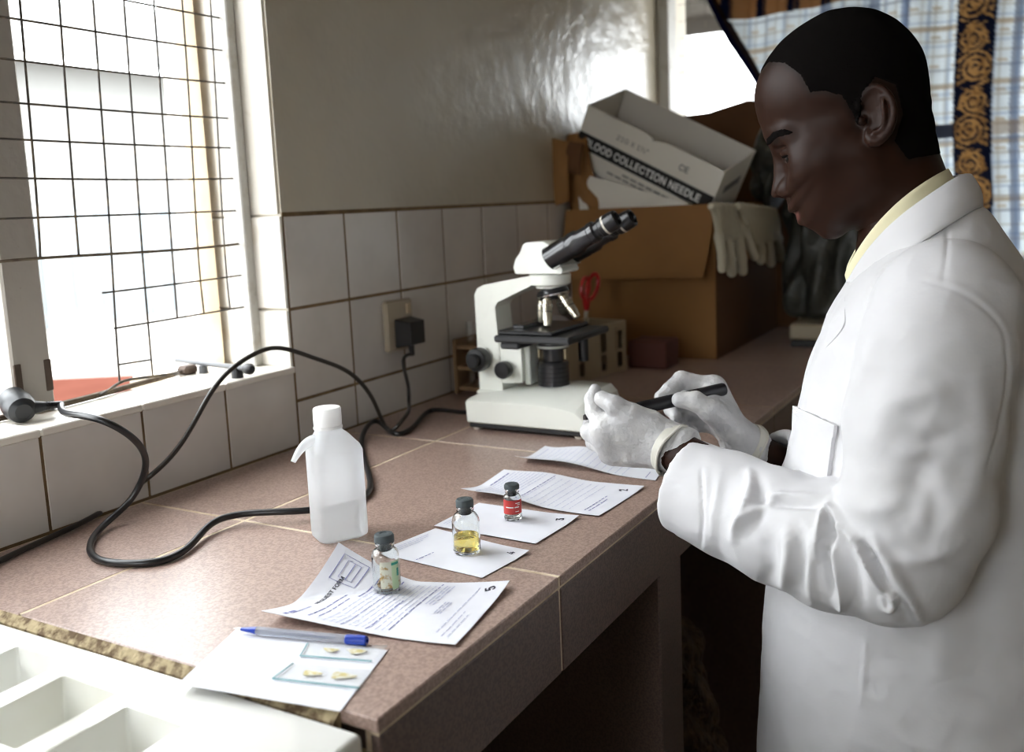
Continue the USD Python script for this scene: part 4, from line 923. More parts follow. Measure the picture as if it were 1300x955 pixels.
# ---- gloves hanging over the carton's rim
def hung_glove(label, fingers, palm, Y, seed):
    g = Thing('hanging_glove', label, 'glove', at=ony(palm[0][0], palm[0][1], Y))
    P_ = [ony(x, y, Y) for x, y in palm]; F_ = [([ony(x, y, Y + dy) for x, y, dy in f], r) for f, r in fingers]
    def f(p):
        d = smin(tri(p, P_[0], P_[1], P_[2], .007), tri(p, P_[0], P_[2], P_[3], .007), .006)
        for pts, r in F_: d = smin(d, chain(p, pts, [r] * len(pts)), .010)
        return d + .0035 * np.sin(p[:, 0] * 160 + 2 * np.sin(p[:, 2] * 40)) * np.clip((p[:, 2] - P_[2][2]) / .05, 0, 1)
    al = np.array(P_ + [q for pts, _ in F_ for q in pts])
    g.part('glove', surface(f, al.min(0) - .03, al.max(0) + .03, .0028), 'latex_old', smooth=True)
YG = Y0 - .034
hung_glove('cream rubber glove hanging fingers down over the carton rim, nearest the eyepieces', [([(913, 302, 0), (917, 325, -.002), (917, 341, 0)], .0105), ([(925, 308, -.006), (928, 330, -.006), (929, 346, -.004)], .0115), ([(938, 303, -.004), (942, 328, -.006), (943, 344, -.004)], .0115), ([(945, 292, -.01), (953, 313, -.016), (958, 326, -.018)], .0105)],
           [(904, 262), (938, 264), (945, 298), (914, 304)], YG, 1)
hung_glove('cream rubber glove hanging over the carton rim, nearest the face', [([(962, 300, 0), (966, 318, 0), (966, 330, 0)], .012), ([(974, 304, 0), (977, 322, 0), (979, 333, 0)], .013), ([(985, 300, 0), (989, 318, 0), (991, 327, 0)], .012)],
           [(938, 262), (982, 268), (990, 304), (958, 306)], YG - .012, 2)

# ---- dust-covered instrument and a plastic bag at the far end
eq = Thing('covered_instrument', 'beige based instrument under a dark dust cover on the far worktop', 'instrument', at=(1.2, -.56, 0))
eb = onz(1001, 441)
eq.part('base', cbox((eb[0], -.626, .018), (eb[0] + .25, eb[1], .058), .006), 'beige_plastic')
eq.part('base_skirt', cbox((eb[0] + .004, -.622, .0005), (eb[0] + .246, eb[1] - .004, .0178), .002), 'black_matte')
cc = np.array([eb[0] + .14, -.575, .0])
def cover(p):
    q = p - cc; z = q[:, 2]; ang = np.arctan2(q[:, 1], q[:, 0])
    rad = np.interp(z, [.05, .12, .22, .32, .40, .47], [.105, .112, .098, .105, .085, .045])
    r = np.hypot(q[:, 0] / 1.15, q[:, 1]) + .010 * np.sin(ang * 7 + z * 14) + .008 * np.sin(ang * 11 - z * 25) + .016 * (meshkit.noise(p * 16, 9) - .5)
    return smax((r - rad) * .8, smax(z - .46 + .02 * np.sin(ang * 3), .064 - z, .01), .03)
eq.part('dust_cover', surface(cover, cc + [-.19, -.17, .04], cc + [.19, .17, .52], .006, slack=2.5), 'dust_cover', smooth=True)
bgc = np.array([1.22, -.415, .445])
def bagf(p): return ell(p, bgc, np.array([.085, .045, .105])) + .022 * (np.abs(meshkit.noise(p * 26, 12) - .5) * 2 - .5) + .008 * np.sin(p[:, 1] * 120 + p[:, 2] * 30)
single('plastic_bag', surface(bagf, bgc - [.15, .11, .17], bgc + [.15, .11, .17], .005, slack=2.5), 'dust_cover', 'crumpled olive grey plastic bag bulging from the far corner of the carton', 'bag', smooth=40)
# ---- under the worktop
jc = np.array([.10, -.48, -.60])
def sackf(p):
    q = p - jc
    return ell(p, jc, np.array([.17, .12, .34])) + .03 * (meshkit.noise(p * 14, 21) - .5) + .014 * (meshkit.noise(p * 70, 22) - .5) + .01 * np.sin(q[:, 2] * 60 + 4 * np.sin(q[:, 0] * 20))
sackm = surface(lambda p: np.maximum(sackf(p), -.949 - p[:, 2]), jc - [.22, .17, .37], jc + [.22, .17, .40], .008, slack=2.5)
single('jute_sack', sackm, 'jute', 'shaggy brown jute sack in the dark under the worktop beside the pier', 'sack', smooth=True)
import shapely

# ================================================================== THE PERSON
PO = dep(1070, 150, 1.04)
_h = ray(1100, 300) * [1, 1, 0]; LV = -_h / np.linalg.norm(_h); FV = np.cross(LV, [0, 0, 1.])      # his left, his front
def pl(x, y, lat=0.0):
    v = ray(x, y); return CAM + v * ((PO - CAM) @ LV + lat) / (v @ LV)
def alz(p): q = np.asarray(p) - PO; return np.stack([q @ FV, q @ LV, np.asarray(p)[..., 2]], -1)
def unalz(q): q = np.asarray(q, float); return PO * [1, 1, 0] + q[..., :1] * FV + q[..., 1:2] * LV + q[..., 2:] * np.array([0, 0, 1.])
man = Thing('person', 'man in a white lab coat and latex gloves holding a black marker over the worktop', 'person', at=pl(1173, 860) * [1, 1, 0] + [0, 0, -H])

# ---- head, in units of a picture pixel at the head, axes: front, left, up of the pitched head
T0 = pl(1092, 168); hF = pl(1092 - 91.35, 168 + 40.67) - T0; HK = np.linalg.norm(hF) / 100; hF /= np.linalg.norm(hF); hU = np.cross(hF, LV)
def to_head(p): q = (np.asarray(p) - T0) / HK; return np.stack([q @ hF, q @ LV, q @ hU], -1)
def from_head(q): return T0 + HK * (q[..., :1] * hF + q[..., 1:2] * LV + q[..., 2:3] * hU)
V3 = lambda *a: np.array(a, float)
# ---- ears
helix = [(1091, 142), (1094, 132), (1101, 123), (1110, 118), (1120, 121), (1129, 131), (1133, 146), (1131, 160), (1126, 172), (1119, 179), (1112, 183), (1106, 180), (1103, 173)]
hx = to_head(np.array([pl(x, y) for x, y in helix]))[:, [0, 2]]
lat = [79, 80, 82, 85, 89, 93, 95, 94, 91, 88, 85, 81, 78]
def earf(p):
    q = p.copy(); q[:, 1] = np.abs(q[:, 1]); e = np.array([(a, l, b) for (a, b), l in zip(hx, lat)])
    d = chain(q, spline(e, 22), np.interp(np.linspace(0, 1, 22), [0, .2, .6, .8, .92, 1], [4.0, 4.0, 3.8, 5.5, 8, 5.5]), 2)
    c = e.mean(0) + [4, -8, 0]
    for i in range(1, len(e) - 1): d = smin(d, tri(q, e[i], e[i + 1], c, 2.4), 3)
    anti = np.array([(hx[3][0] - 6, 87, hx[3][1] - 16), (hx[5][0] + 10, 94, hx[5][1] - 2), (hx[6][0] + 13, 95, hx[6][1] - 2), (hx[7][0] + 13, 92, hx[7][1] - 2), (hx[9][0] + 6, 88, hx[9][1] + 10)])
    d = smin(d, chain(q, spline(anti, 10), [3.2] * 10), 3)
    d = smin(d, ball(q, V3(hx[12][0] + 3, 82, hx[12][1] + 18), 6.5), 4)                # tragus
    d = smin(d, ell(q, c + [2, -12, 0], V3(20, 12, 26)), 6)
    return d
def headf(p):
    q = p.copy(); q[:, 1] = np.abs(q[:, 1])
    d = ell(q, V3(0, 0, 70), V3(107, 86, 79))
    d = smin(d, ell(q, V3(-30, 0, 50), V3(78, 80, 72)), 20)
    d = smin(d, ell(q, V3(38, 0, 0), V3(74, 76, 62)), 24)                            # face mass
    d = smin(d, cone(q, V3(46, 20, -20), V3(50, 14, -62), 54, 42), 26)
    d = smin(d, cone(q, V3(4, 50, -30), V3(14, 44, -62), 26, 22), 26)
    d = smin(d, cone(q, V3(14, 42, -62), V3(76, 10, -96), 22, 20), 26)               # jaw
    d = smin(d, ell(q, V3(70, 46, -14), V3(26, 24, 20)), 24)                         # cheekbone
    d = smin(d, ell(q, V3(80, 0, -58), V3(37, 40, 36)), 26)
    d = smin(d, ball(q, V3(78, 0, -97), 20), 14)
    d = smin(d, ell(q, V3(56, 34, -50), V3(32, 25, 38)), 30)
    d = smax(d, -ball(q, V3(122, 37, 10), 23), 26)
    d = smin(d, cone(q, V3(98, 8, 30), V3(82, 50, 31), 10, 9), 18)
    d = smin(d, ball(q, V3(82, 36, 10), 18.5), 7)                                    # lids over the eyeball
    d = smax(d, -cone(q, V3(102, 26, 22), V3(88, 52, 20), 2.0, 1.5), 7)               # fold above the lid
    d = smin(d, cone(q, V3(100, 0, 14), V3(120, 0, -22), 8, 12.5), 10)
    d = smin(d, ell(q, V3(106, 16, -27), V3(15, 8.5, 10)), 8)
    d = smax(d, -ell(q, V3(113, 9, -38.5), V3(8, 5, 5)), 4)
    d = smin(d, cone(q, V3(114, 0, -53), V3(94, 26, -66), 9.5, 5), 5)
    d = smin(d, cone(q, V3(109, 0, -72), V3(92, 24, -69), 11.5, 6), 5)
    d = smax(d, -cone(q, V3(126, 0, -62), V3(92, 31, -70), 1.8, 1.6), 3)
    d = smax(d, -ell(q, V3(99, 40, 5.5), V3(17, 19, 4.8)), 1.2)                        # the slit of the lowered lids
    d = smin(d, cone(q, V3(-18, 0, -30), V3(-14, 0, -150), 62, 62), 24)
    near = (q[:, 0] > -85) & (q[:, 0] < 35) & (np.abs(q[:, 2]) < 75) & (q[:, 1] > 50)
    if near.any(): d[near] = smin(d[near], earf(q[near]), 2.5)
    return d
hm = surface(headf, (-125, -108, -175), (150, 108, 165), 1.8, slack=2.0, smooth=3)
_sm = hm.copy(); trimesh.smoothing.filter_laplacian(_sm, lamb=.6, iterations=25)
_q = hm.vertices; _w = np.clip(1.6 - 1.6 * np.sqrt(((_q[:, 0] - 56) / 54) ** 2 + ((np.abs(_q[:, 1]) - 58) / 46) ** 2 + ((_q[:, 2] + 34) / 46) ** 2), 0, 1)[:, None] * np.clip((104 - _q[:, :1]) / 10, 0, 1) * np.clip((np.abs(_q[:, 1:2]) - 22) / 10, 0, 1)
hm.vertices = _q * (1 - _w) + _sm.vertices * _w
# fit the side outline to the one measured
tgt_px = [(1046, 303), (1030, 292), (1022, 288), (1016, 287), (1010, 280), (1011, 273), (1004, 272), (999.5, 267), (1000, 262), (998, 256), (991, 254), (981, 252), (978, 246), (979, 238), (980.5, 224), (981.5, 212), (981, 199), (978, 191), (973, 182), (968, 170),
          (961, 152), (958, 140), (957, 125), (959, 110), (964, 96), (974, 77), (991, 55), (1020, 32), (1052, 15), (1084, 10), (1112, 13), (1138, 25), (1161, 47), (1173, 67), (1179, 95), (1181, 118), (1182, 140), (1187, 168), (1193, 192)]
tg = to_head(np.array([pl(x, y) for x, y in tgt_px]))
def polar(q): return np.arctan2(q[:, 2] - 0, q[:, 0] + 0), np.hypot(q[:, 0], q[:, 2])
tth, trr = polar(tg); tth = np.where(tth < -1.2, tth + 2 * np.pi, tth); o = np.argsort(tth); tth, trr = tth[o], trr[o]
for it in range(2):
    q = hm.vertices; th, rr = polar(q); th = np.where(th < -1.4, th + 2 * np.pi, th)
    bins = np.linspace(tth[0], tth[-1], 150); w = (bins[1] - bins[0])
    rm = np.array([rr[(np.abs(th - b) < w * .8)].max(initial=1) for b in bins])
    ratio = np.clip(np.interp(bins, tth, trr) / rm, .8, 1.25)
    ratio = np.convolve(np.pad(ratio, 1, mode='edge'), [.25, .5, .25], 'valid')
    g = np.interp(th, bins, ratio); rmx = np.interp(th, bins, rm)
    fade = np.clip((th - tth[0] + .25) / .25, 0, 1) * np.clip((tth[-1] + .12 - th) / .12, 0, 1)
    s_ = 1 + (g - 1) * np.clip(rr / rmx, 0, 1) ** 3 * fade
    hm.vertices = np.stack([q[:, 0] * s_, q[:, 1], q[:, 2] * s_], -1)
trimesh.smoothing.filter_taubin(hm, iterations=1)
# ---- hands: picture points of the five-fold enlarged hands, with the distance to his median plane
def zh(x, y, l): return pl(720 + x / 5, 460 + y / 5, l)
Lw = [zh(640, 480, .066), zh(650, 585, .066)]
Lcmc, Lmcp = zh(535, 400, .068), zh(405, 340, .074)
Lth = [Lcmc, Lmcp, zh(300, 274, .078), zh(222, 232, .074)]; Lthr = [.0155, .0140, .0118, .0095]
Lix = [zh(245, 430, .072), zh(170, 305, .060), zh(158, 235, .052), zh(178, 178, .048)]; Lixr = [.0132, .0105, .0092, .0076]
Lmd = [zh(250, 500, .072), zh(140, 440, .060), zh(150, 395, .030), zh(210, 375, .018)]; Lmdr = [.0138, .0106, .0095, .0080]
Lrg = [zh(290, 560, .064), zh(170, 505, .038), zh(200, 440, .012), zh(270, 420, .008)]; Lrgr = [.0135, .0104, .0092, .0078]
Lpk = [zh(360, 585, .054), zh(240, 560, .030), zh(260, 500, .010), zh(320, 480, .006)]; Lpkr = [.0125, .0092, .0082, .0070]
def lhand(p):
    d = tri(p, Lw[0], Lw[1], Lix[0], .0152)
    for a, b, c, r in ((Lw[1], Lix[0], Lrg[0], .0150), (Lw[0], Lcmc, Lix[0], .0148), (Lcmc, Lmcp, Lix[0], .0135), (Lw[1], Lpk[0], Lrg[0], .0145), (Lix[0], Lmd[0], Lrg[0], .0138)): d = smin(d, tri(p, a, b, c, r), .010)
    d = smin(d, chain(p, Lth, Lthr), .005)
    for pts, rad in ((Lix, Lixr), (Lmd, Lmdr), (Lrg, Lrgr), (Lpk, Lpkr)): d = smin(d, chain(p, pts, rad, .003), .0045)
    d = smin(d, cone(p, (Lw[0] + Lw[1]) / 2, zh(730, 560, .070), .026, .0285), .012)
    return d
Rw = zh(1120, 525, -.070)
Rcmc = zh(1040, 420, -.052)
Rth = [Rcmc, zh(915, 310, -.030), zh(815, 248, -.022), zh(715, 238, -.018)]; Rthr = [.0165, .0145, .0122, .0100]
Rix = [zh(925, 165, -.085), zh(725, 110, -.070), zh(648, 178, -.052), zh(592, 222, -.044)]; Rixr = [.0140, .0112, .0096, .0078]
Rmd = [zh(920, 240, -.095), zh(730, 220, -.095), zh(660, 300, -.080), zh(690, 345, -.066)]; Rmdr = [.0138, .0108, .0095, .0080]
Rrg = [zh(940, 320, -.098), zh(760, 310, -.100), zh(700, 370, -.086), zh(730, 400, -.072)]; Rrgr = [.0132, .0104, .0092, .0078]
Rpk = [zh(970, 395, -.098), zh(820, 400, -.098), zh(780, 430, -.086), zh(800, 440, -.074)]; Rpkr = [.0122, .0094, .0082, .0070]
def rhand(p):
    d = tri(p, Rw, Rix[0], Rmd[0], .0145)
    for a, b, c, r in ((Rw, Rmd[0], Rpk[0], .0145), (Rw, Rcmc, Rix[0], .0150), (Rcmc, Rth[1], Rix[0], .0130), (Rw, Rcmc, Rpk[0], .0150)): d = smin(d, tri(p, a, b, c, r), .010)
    d = smin(d, chain(p, Rth, Rthr), .007)
    for pts, rad in ((Rix, Rixr), (Rmd, Rmdr), (Rrg, Rrgr), (Rpk, Rpkr)): d = smin(d, chain(p, pts, rad, .003), .0045)
    return smin(d, cone(p, Rw, zh(1165, 545, -.074), .0275, .0285), .014)
def hand_mesh(f, pts, h=.0017):
    a = np.array(pts); m_ = surface(f, a.min(0) - .032, a.max(0) + .032, h, slack=2.0, smooth=2)
    n = m_.vertex_normals; v = m_.vertices                                                # latex wrinkles across the joints
    w = .00045 * (np.abs(meshkit.noise(v * 190, 3) - .5) * 2 - .5) + .0009 * (meshkit.noise(v * 60, 5) - .5)
    m_.vertices = v + n * w[:, None]; return m_
Lhm = hand_mesh(lhand, Lw + Lth + Lix + Lmd + Lrg + Lpk)
Rhm = hand_mesh(rhand, [Rw] + Rth + Rix + Rmd + Rrg + Rpk)

# ---- the body under the clothes: one mesh with the head
SL, EL, WL = pl(1205, 395, .155), pl(1148, 738, .205), zh(650, 545, .067)
SR, ER, WR = pl(1195, 400, -.155), pl(1165, 700, -.215), Rw
hip = pl(1180, 880)
def trunk(p):
    nb = from_head(V3(-14, 0, -140)[None])[0]; ch = pl(1195, 470); bl_ = pl(1175, 720)
    d = smin(cone(p, nb, ch, .054, .105), cone(p, ch, bl_, .105, .10), .03)
    d = smin(d, cone(p, bl_, hip, .10, .11), .03)
    for S in (SL, SR): d = smin(d, cone(p, ch + [0, 0, .03], S, .06, .048), .03)
    for s_ in (1, -1):
        a = hip + LV * .085 * s_ - [0, 0, .02]; k_ = np.r_[(hip + LV * .10 * s_ + FV * .03)[:2], -.50]; f_ = np.r_[(hip + LV * .11 * s_)[:2], -.88]
        d = smin(smin(d, cone(p, a, k_, .078, .052), .03), cone(p, k_, f_, .052, .036), .01)
        d = smin(d, cone(p, f_ + [0, 0, -.03], f_ + FV * .15 + [0, 0, -.045], .034, .022), .01)
    return d
tr_ = surface(trunk, np.r_[(hip - .42)[:2], -.949], np.r_[(hip + .42)[:2], .36], .011, slack=2.0)
def armf(S, E, W): return lambda p: smin(cone(p, S, E, .045, .034), cone(p, E, W, .034, .0245), .01)
arms = []
for S, E, W in ((SL, EL, WL), (SR, ER, WR)):
    b = np.array([S, E, W]); arms.append(surface(armf(S, E, W), b.min(0) - .06, b.max(0) + .06, .006, slack=2.0))
hw = hm.copy(); hw.vertices = from_head(hm.vertices)
body = tm(union(hw, tr_, *arms))
hp = Polygon([(948, 104), (962, 97), (978, 84), (1000, 88), (1020, 104), (1032, 126), (1050, 124), (1070, 130), (1082, 150), (1090, 168), (1095, 150), (1096, 126), (1112, 108), (1134, 116), (1143, 148), (1132, 182), (1150, 206), (1200, 196), (1300, 150), (1300, -80), (900, -80)])
hpx = np.array(hp.exterior.coords); hq = to_head(np.array([pl(x, y) for x, y in hpx])); hpoly = Polygon(hq[:, [0, 2]])
def HD(q):
    s_ = shapely.points(q[:, 0], q[:, 2]); d = shapely.distance(hpoly.boundary, s_); return np.where(shapely.contains(hpoly, s_), -d, d)
p = man.part('body', body, 'skin', smooth=True, label='dark skin of his face, ears, neck and wrists')
q = to_head(body.vertices); col = np.tile([.023, .0085, .0045], (len(q), 1))
n_ = meshkit.fbm(body.vertices * 70, 3, 4)[:, None]; col = col * (.85 + .3 * n_)
def tint(mask, c):
    global col
    mask = np.clip(mask, 0, 1)[:, None]; col = col * (1 - mask) + np.array(c) * mask
aL = np.abs(q[:, 1])
lip = lambda c, r: np.clip(1.6 - np.sqrt((((np.c_[q[:, 0], aL, q[:, 2]] - c) / r) ** 2).sum(1)) * 1.6, 0, 1)
tint(lip((112, 0, -72), (16, 24, 9)) * .85, (.12, .045, .038)); tint(lip((112, 0, -54), (14, 24, 7)) * .7, (.040, .018, .014))
tint(lip((92, 34, 33), (24, 32, 8)) * (q[:, 0] > 56) * .9, (.008, .005, .004))
tint(np.clip(1.6 - np.hypot((q[:, 0] - 92) / 20, (q[:, 2] - 5.5) / 6.0) * 1.6, 0, 1) * ((aL > 18) & (aL < 58)) * .85, (.008, .004, .003))
tint(np.clip(.5 - HD(q) / 16, 0, 1) * .9, (.007, .0055, .005))
UsdGeom.PrimvarsAPI(p).CreatePrimvar('tone', Sdf.ValueTypeNames.Color3fArray, 'vertex').Set(Vt.Vec3fArray.FromNumpy(col.astype(np.float32)))
for s_ in (1, -1):
    ep = man.part('eye', trimesh.Trimesh(from_head(trimesh.creation.icosphere(3, 16.4).vertices + [82, 36 * s_, 10]), trimesh.creation.icosphere(3, 1).faces, process=False), 'eye_white', smooth=True)
    ic = np.array([82, 36 * s_, 10]) + 15.4 * np.array([.90, .20 * s_, -.34])
    ir = trimesh.creation.icosphere(2, 1.0); ir.vertices = from_head(ic + ir.vertices * [3.6, 8.0, 7.5])
    man.part('iris', ir, 'iris', smooth=True, under=P(ep.GetPrim()))
    f_ = np.radians(np.linspace(-25, 88, 16)); e_ = np.radians(np.linspace(2, -5, 16)); rr_ = 19.2
    lash = np.stack([82 + rr_ * np.cos(f_) * np.cos(e_), (36 + rr_ * np.sin(f_) * np.cos(e_)) * s_, 10 + rr_ * np.sin(e_) - .6], -1)
    man.part('eyelashes', tube(from_head(lash), HK * np.interp(np.linspace(0, 1, 16), [0, .3, .8, 1], [.5, 1.1, 1.3, .3]), 8), 'hair', smooth=True)
# ---- hair: a close-cropped shell over the scalp
def shell(m_, keep, out, inn):
    f = m_.faces[keep[m_.faces].all(1)]; used = np.unique(f); mp = -np.ones(len(m_.vertices), int); mp[used] = np.arange(len(used)); f = mp[f]; n = len(used)
    nn, v = m_.vertex_normals[used], m_.vertices[used]
    e = np.vstack([f[:, [0, 1]], f[:, [1, 2]], f[:, [2, 0]]]); es = np.sort(e, 1); _, inv, cnt = np.unique(es, axis=0, return_inverse=True, return_counts=True); bd = e[cnt[inv] == 1]
    edge = np.zeros(n, bool); edge[bd.ravel()] = True; o_ = np.where(edge, out * .15, out)[:, None]
    F_ = np.vstack([f, f[:, ::-1] + n, np.c_[bd[:, 0], bd[:, 0] + n, bd[:, 1] + n], np.c_[bd[:, 0], bd[:, 1] + n, bd[:, 1]]])
    return trimesh.Trimesh(np.vstack([v + nn * o_, v - nn * inn]), F_[:, ::-1] if False else F_, process=False)
inside = HD(hm.vertices) < -1.0
hs_ = shell(hm, inside, 1.0, 1.5); hs_.vertices = from_head(hs_.vertices)
bq = to_head(np.array([pl(x, y) for x, y in ((973, 187), (975, 177), (985, 169.5), (998, 166.5), (1009, 168.5), (1013, 172), (1004, 175), (991, 178), (981, 184))]))
bp_ = Polygon(bq[:, [0, 2]])
for s_ in (1, -1):
    kb = shapely.contains_xy(bp_, hm.vertices[:, 0], hm.vertices[:, 2]) & (hm.vertices[:, 1] * s_ > 6)
    if kb.any():
        es = shell(hm, kb, .9, 1.2); es.vertices = from_head(es.vertices); man.part('eyebrow', es, 'hair', smooth=True)
man.part('hair', hs_, 'hair', smooth=True, label='close-cropped black hair')

# ---- the coat
fr = [(1178, 250), (1150, 266), (1112, 304), (1082, 346), (1050, 400), (1022, 480), (1003, 560), (987, 640), (975, 720), (971, 760), (967, 865), (963, 955)]
bk = [(1240, 250), (1256, 268), (1280, 304), (1307, 346), (1338, 400), (1370, 480), (1386, 560), (1392, 640), (1388, 720), (1385, 760), (1380, 865), (1385, 955)]
wd = [(1240, 250, .052), (1200, 266, .072), (1200, 304, .110), (1200, 340, .150), (1200, 380, .176), (1200, 440, .186), (1200, 560, .185), (1200, 700, .175), (1200, 865, .185), (1200, 955, .195)]
fr3, bk3 = alz(np.array([pl(*p_) for p_ in fr])), alz(np.array([pl(*p_) for p_ in bk])); wd3 = np.array([(pl(x, y)[2], w) for x, y, w in wd])
def inter(t, z): o = np.argsort(t[:, -1] if t.shape[1] == 3 else t[:, 0]); return o
def torso(p):
    q = alz(p); z = q[:, 2]
    af = np.interp(z, fr3[::-1, 2], fr3[::-1, 0]); ab = np.interp(z, bk3[::-1, 2], bk3[::-1, 0]); w = np.interp(z, wd3[::-1, 0], wd3[::-1, 1])
    c, h_ = (af + ab) / 2, (af - ab) / 2
    u, v = np.abs(q[:, 0] - c) / h_, np.abs(q[:, 1]) / w
    rho = (u ** 2.3 + v ** 2.3) ** (1 / 2.3)
    d = (rho - 1) * np.minimum(h_, w) * .85
    return smax(smax(d, z - fr3[0, 2] - .004, .03), -.50 - z, .008)
LS = [(1200, 395, .145, .068), (1188, 455, .172, .068), (1174, 540, .190, .067), (1162, 640, .205, .066), (1136, 704, .205, .063), (1060, 694, .180, .060), (985, 668, .140, .058), (925, 640, .104, .0565), (838, 602, .070, .0535)]
RS = [(1190, 400, -.135, .066), (1175, 560, -.185, .062), (1150, 680, -.205, .058), (1075, 640, -.150, .050), (985, 586, -.080, .041), (950, 566, -.060, .041)]
def sleeve_d(S_, cut, p):
    pts = [pl(x, y, l) for x, y, l, r in S_]; rad = [r for *_, r in S_]
    d = chain(p, pts, rad, .012); ax_ = pts[-1] - pts[-2]; ax_ /= np.linalg.norm(ax_)
    side = (p - cut) @ ax_
    hol = cone(p, pts[-1] + ax_ * .05, cut - ax_ * .035, rad[-1] - .0075, rad[-1] - .0085)
    return smax(smax(d, side, .002), -hol, .002)
cutL, cutR = pl(867, 622, .080), pl(977, 583, -.078)
dL = lambda p: sleeve_d(LS, cutL, p)
dR = lambda p: sleeve_d(RS, cutR, p)
def coatf(p): return smin(smin(torso(p), dL(p), .014), dR(p), .014)
lo = np.array([pl(*a[:3]) for a in LS + RS]).min(0) - .1; hi = np.array([pl(*a[:3]) for a in LS + RS]).max(0) + .1
lo2 = unalz(np.array([[a, l, 0] for a in (bk3[:, 0].min(), fr3[:, 0].max()) for l in (-.2, .2)]))
lo = np.r_[np.minimum(lo, lo2.min(0) - .03)[:2], -.52]; hi = np.r_[np.maximum(hi, lo2.max(0) + .03)[:2], fr3[0, 2] + .03]
coat = surface(coatf, lo, hi, .0040, slack=2.2, smooth=3)
coat = coat.subdivide(); trimesh.smoothing.filter_taubin(coat, iterations=1)
v = coat.vertices; nrm = coat.vertex_normals; uv = proj(v); dl, dt, dr_ = dL(v), torso(v), dR(v)
isL = (dl < dt) & (dl < dr_); isT = (dt < dl) & (dt < dr_); front = np.clip(((CAM - v) / np.linalg.norm(CAM - v, axis=1)[:, None] * nrm).sum(1) * 3 + .3, 0, 1)
disp = np.zeros(len(v))
def c2(*pts): return [(840 + x / 1.97, 380 + y / 1.97) for x, y in pts]
def c3(*pts): return [(960 + x / 3.182, 200 + y / 3.182) for x, y in pts]
def fold(pts, amp, w, mask, taper=True):
    s = spline(np.array(pts, float), 40) if len(pts) > 2 else np.linspace(pts[0], pts[1], 40)
    near = np.where((mask > 0) & (front > 0) & (uv[:, :2] > s.min(0) - 3 * w).all(1) & (uv[:, :2] < s.max(0) + 3 * w).all(1))[0]
    if not len(near): return
    dd, i = cKDTree(s).query(uv[near, :2]); t = i / 39.0
    env = np.sin(np.pi * np.clip(.06 + t * .9, 0, 1)) ** .6 if taper else 1.0
    disp[near] += 1.1 * amp * np.exp(-(dd / w) ** 2) * env * front[near]
mL, mT = isL.astype(float), isT.astype(float)
def c4(*pts): return [(812 + x / 1.879, 381 + y / 1.879) for x, y in pts]
for pts, amp, w in ((c4((425, 615), (428, 565), (438, 518), (455, 497), (472, 512), (482, 548), (478, 572)), .008, 5.5), (c4((452, 525), (458, 560), (452, 590)), -.010, 6), (c4((465, 575), (478, 650), (492, 702), (487, 726), (468, 712)), .0095, 5), (c4((440, 590), (455, 650), (466, 700)), -.009, 6),
                    (c4((500, 600), (512, 660), (530, 720)), -.008, 8), (c4((488, 545), (530, 600), (575, 676), (607, 716), (600, 730), (580, 712)), .0105, 5.5), (c4((535, 580), (572, 645), (594, 695)), -.011, 5), (c4((555, 570), (600, 640), (650, 730), (672, 764)), .0075, 8), (c4((610, 690), (630, 735), (640, 775)), -.005, 9),
                    (c4((285, 477), (350, 486), (430, 488)), -.007, 5), (c4((290, 470), (360, 472), (450, 470)), .004, 5), (c4((262, 415), (264, 468), (240, 525), (225, 570)), .007, 6), (c4((285, 440), (290, 500), (262, 560)), -.006, 8), (c4((345, 470), (300, 488), (235, 540)), .006, 6),
                    (c4((350, 560), (356, 620), (340, 690)), .007, 7), (c4((375, 540), (385, 620), (378, 700)), -.007, 9), (c4((412, 560), (405, 640), (415, 715)), .006, 7), (c4((300, 560), (312, 620), (298, 690)), -.005, 9), (c4((190, 430), (182, 500), (170, 580)), .004, 7), (c4((146, 405), (150, 480), (145, 590)), -.0026, 2.6), (c4((157, 405), (161, 480), (156, 590)), .0014, 4),
                    (c2((640, 200), (560, 300), (520, 420)), .004, 22), (c2((700, 330), (650, 430), (600, 560)), -.004, 20), (c2((790, 200), (800, 330), (770, 480), (700, 620)), .004, 16), (c2((525, 110), (480, 230), (440, 350), (425, 480)), .004, 12),
                    (c4((590, 300), (640, 335), (700, 335), (760, 300)), -.0022, 12), (c4((600, 345), (660, 365), (720, 355)), .0022, 10), (c4((620, 620), (700, 610), (780, 560)), .003, 10), (c4((560, 250), (640, 240), (740, 200)), .003, 14), (c4((480, 480), (560, 500), (640, 470)), .003, 12), (c4((640, 420), (700, 470), (690, 560)), -.003, 14)):
    fold(pts, amp, w, mL)
both = np.clip(mL + mT, 0, 1)
fold(c3((752, 248), (770, 290), (766, 420), (755, 508)), -.0013, 2.6, both)
fold(c3((680, 498), (780, 530), (900, 592), (985, 690), (1015, 800), (1018, 955)), -.0012, 2.8, both)
fold(c3((690, 488), (790, 516), (912, 580), (1000, 685), (1030, 800)), .0007, 5, both)
fold(c2((862, 130), (862, 250), (842, 320), (802, 430)), -.0014, 3, both)
for pts, amp, w in ((c3((640, 500), (540, 590), (470, 720), (440, 840)), .005, 12), (c3((445, 690), (448, 800), (430, 900)), -.004, 10), (c3((620, 420), (480, 500), (360, 640), (300, 760)), .004, 14), (c3((380, 690), (320, 800), (250, 930)), -.003, 10),
                    (c2((350, 330), (330, 420), (322, 450)), .002, 6), (c2((700, 800), (690, 900), (700, 955)), .004, 22), (c2((800, 640), (790, 780), (800, 950)), -.004, 24), (c2((300, 780), (290, 860), (300, 955)), .003, 18), (c2((512, 850), (508, 920), (500, 1010)), .0016, 4)):
    fold(pts, amp, w, mT)
disp += .005 * (meshkit.fbm(v * 11, 3, 8) - .5) + .0022 * (np.abs(meshkit.fbm(v * 26, 2, 9) - .5) * -2 + .3)
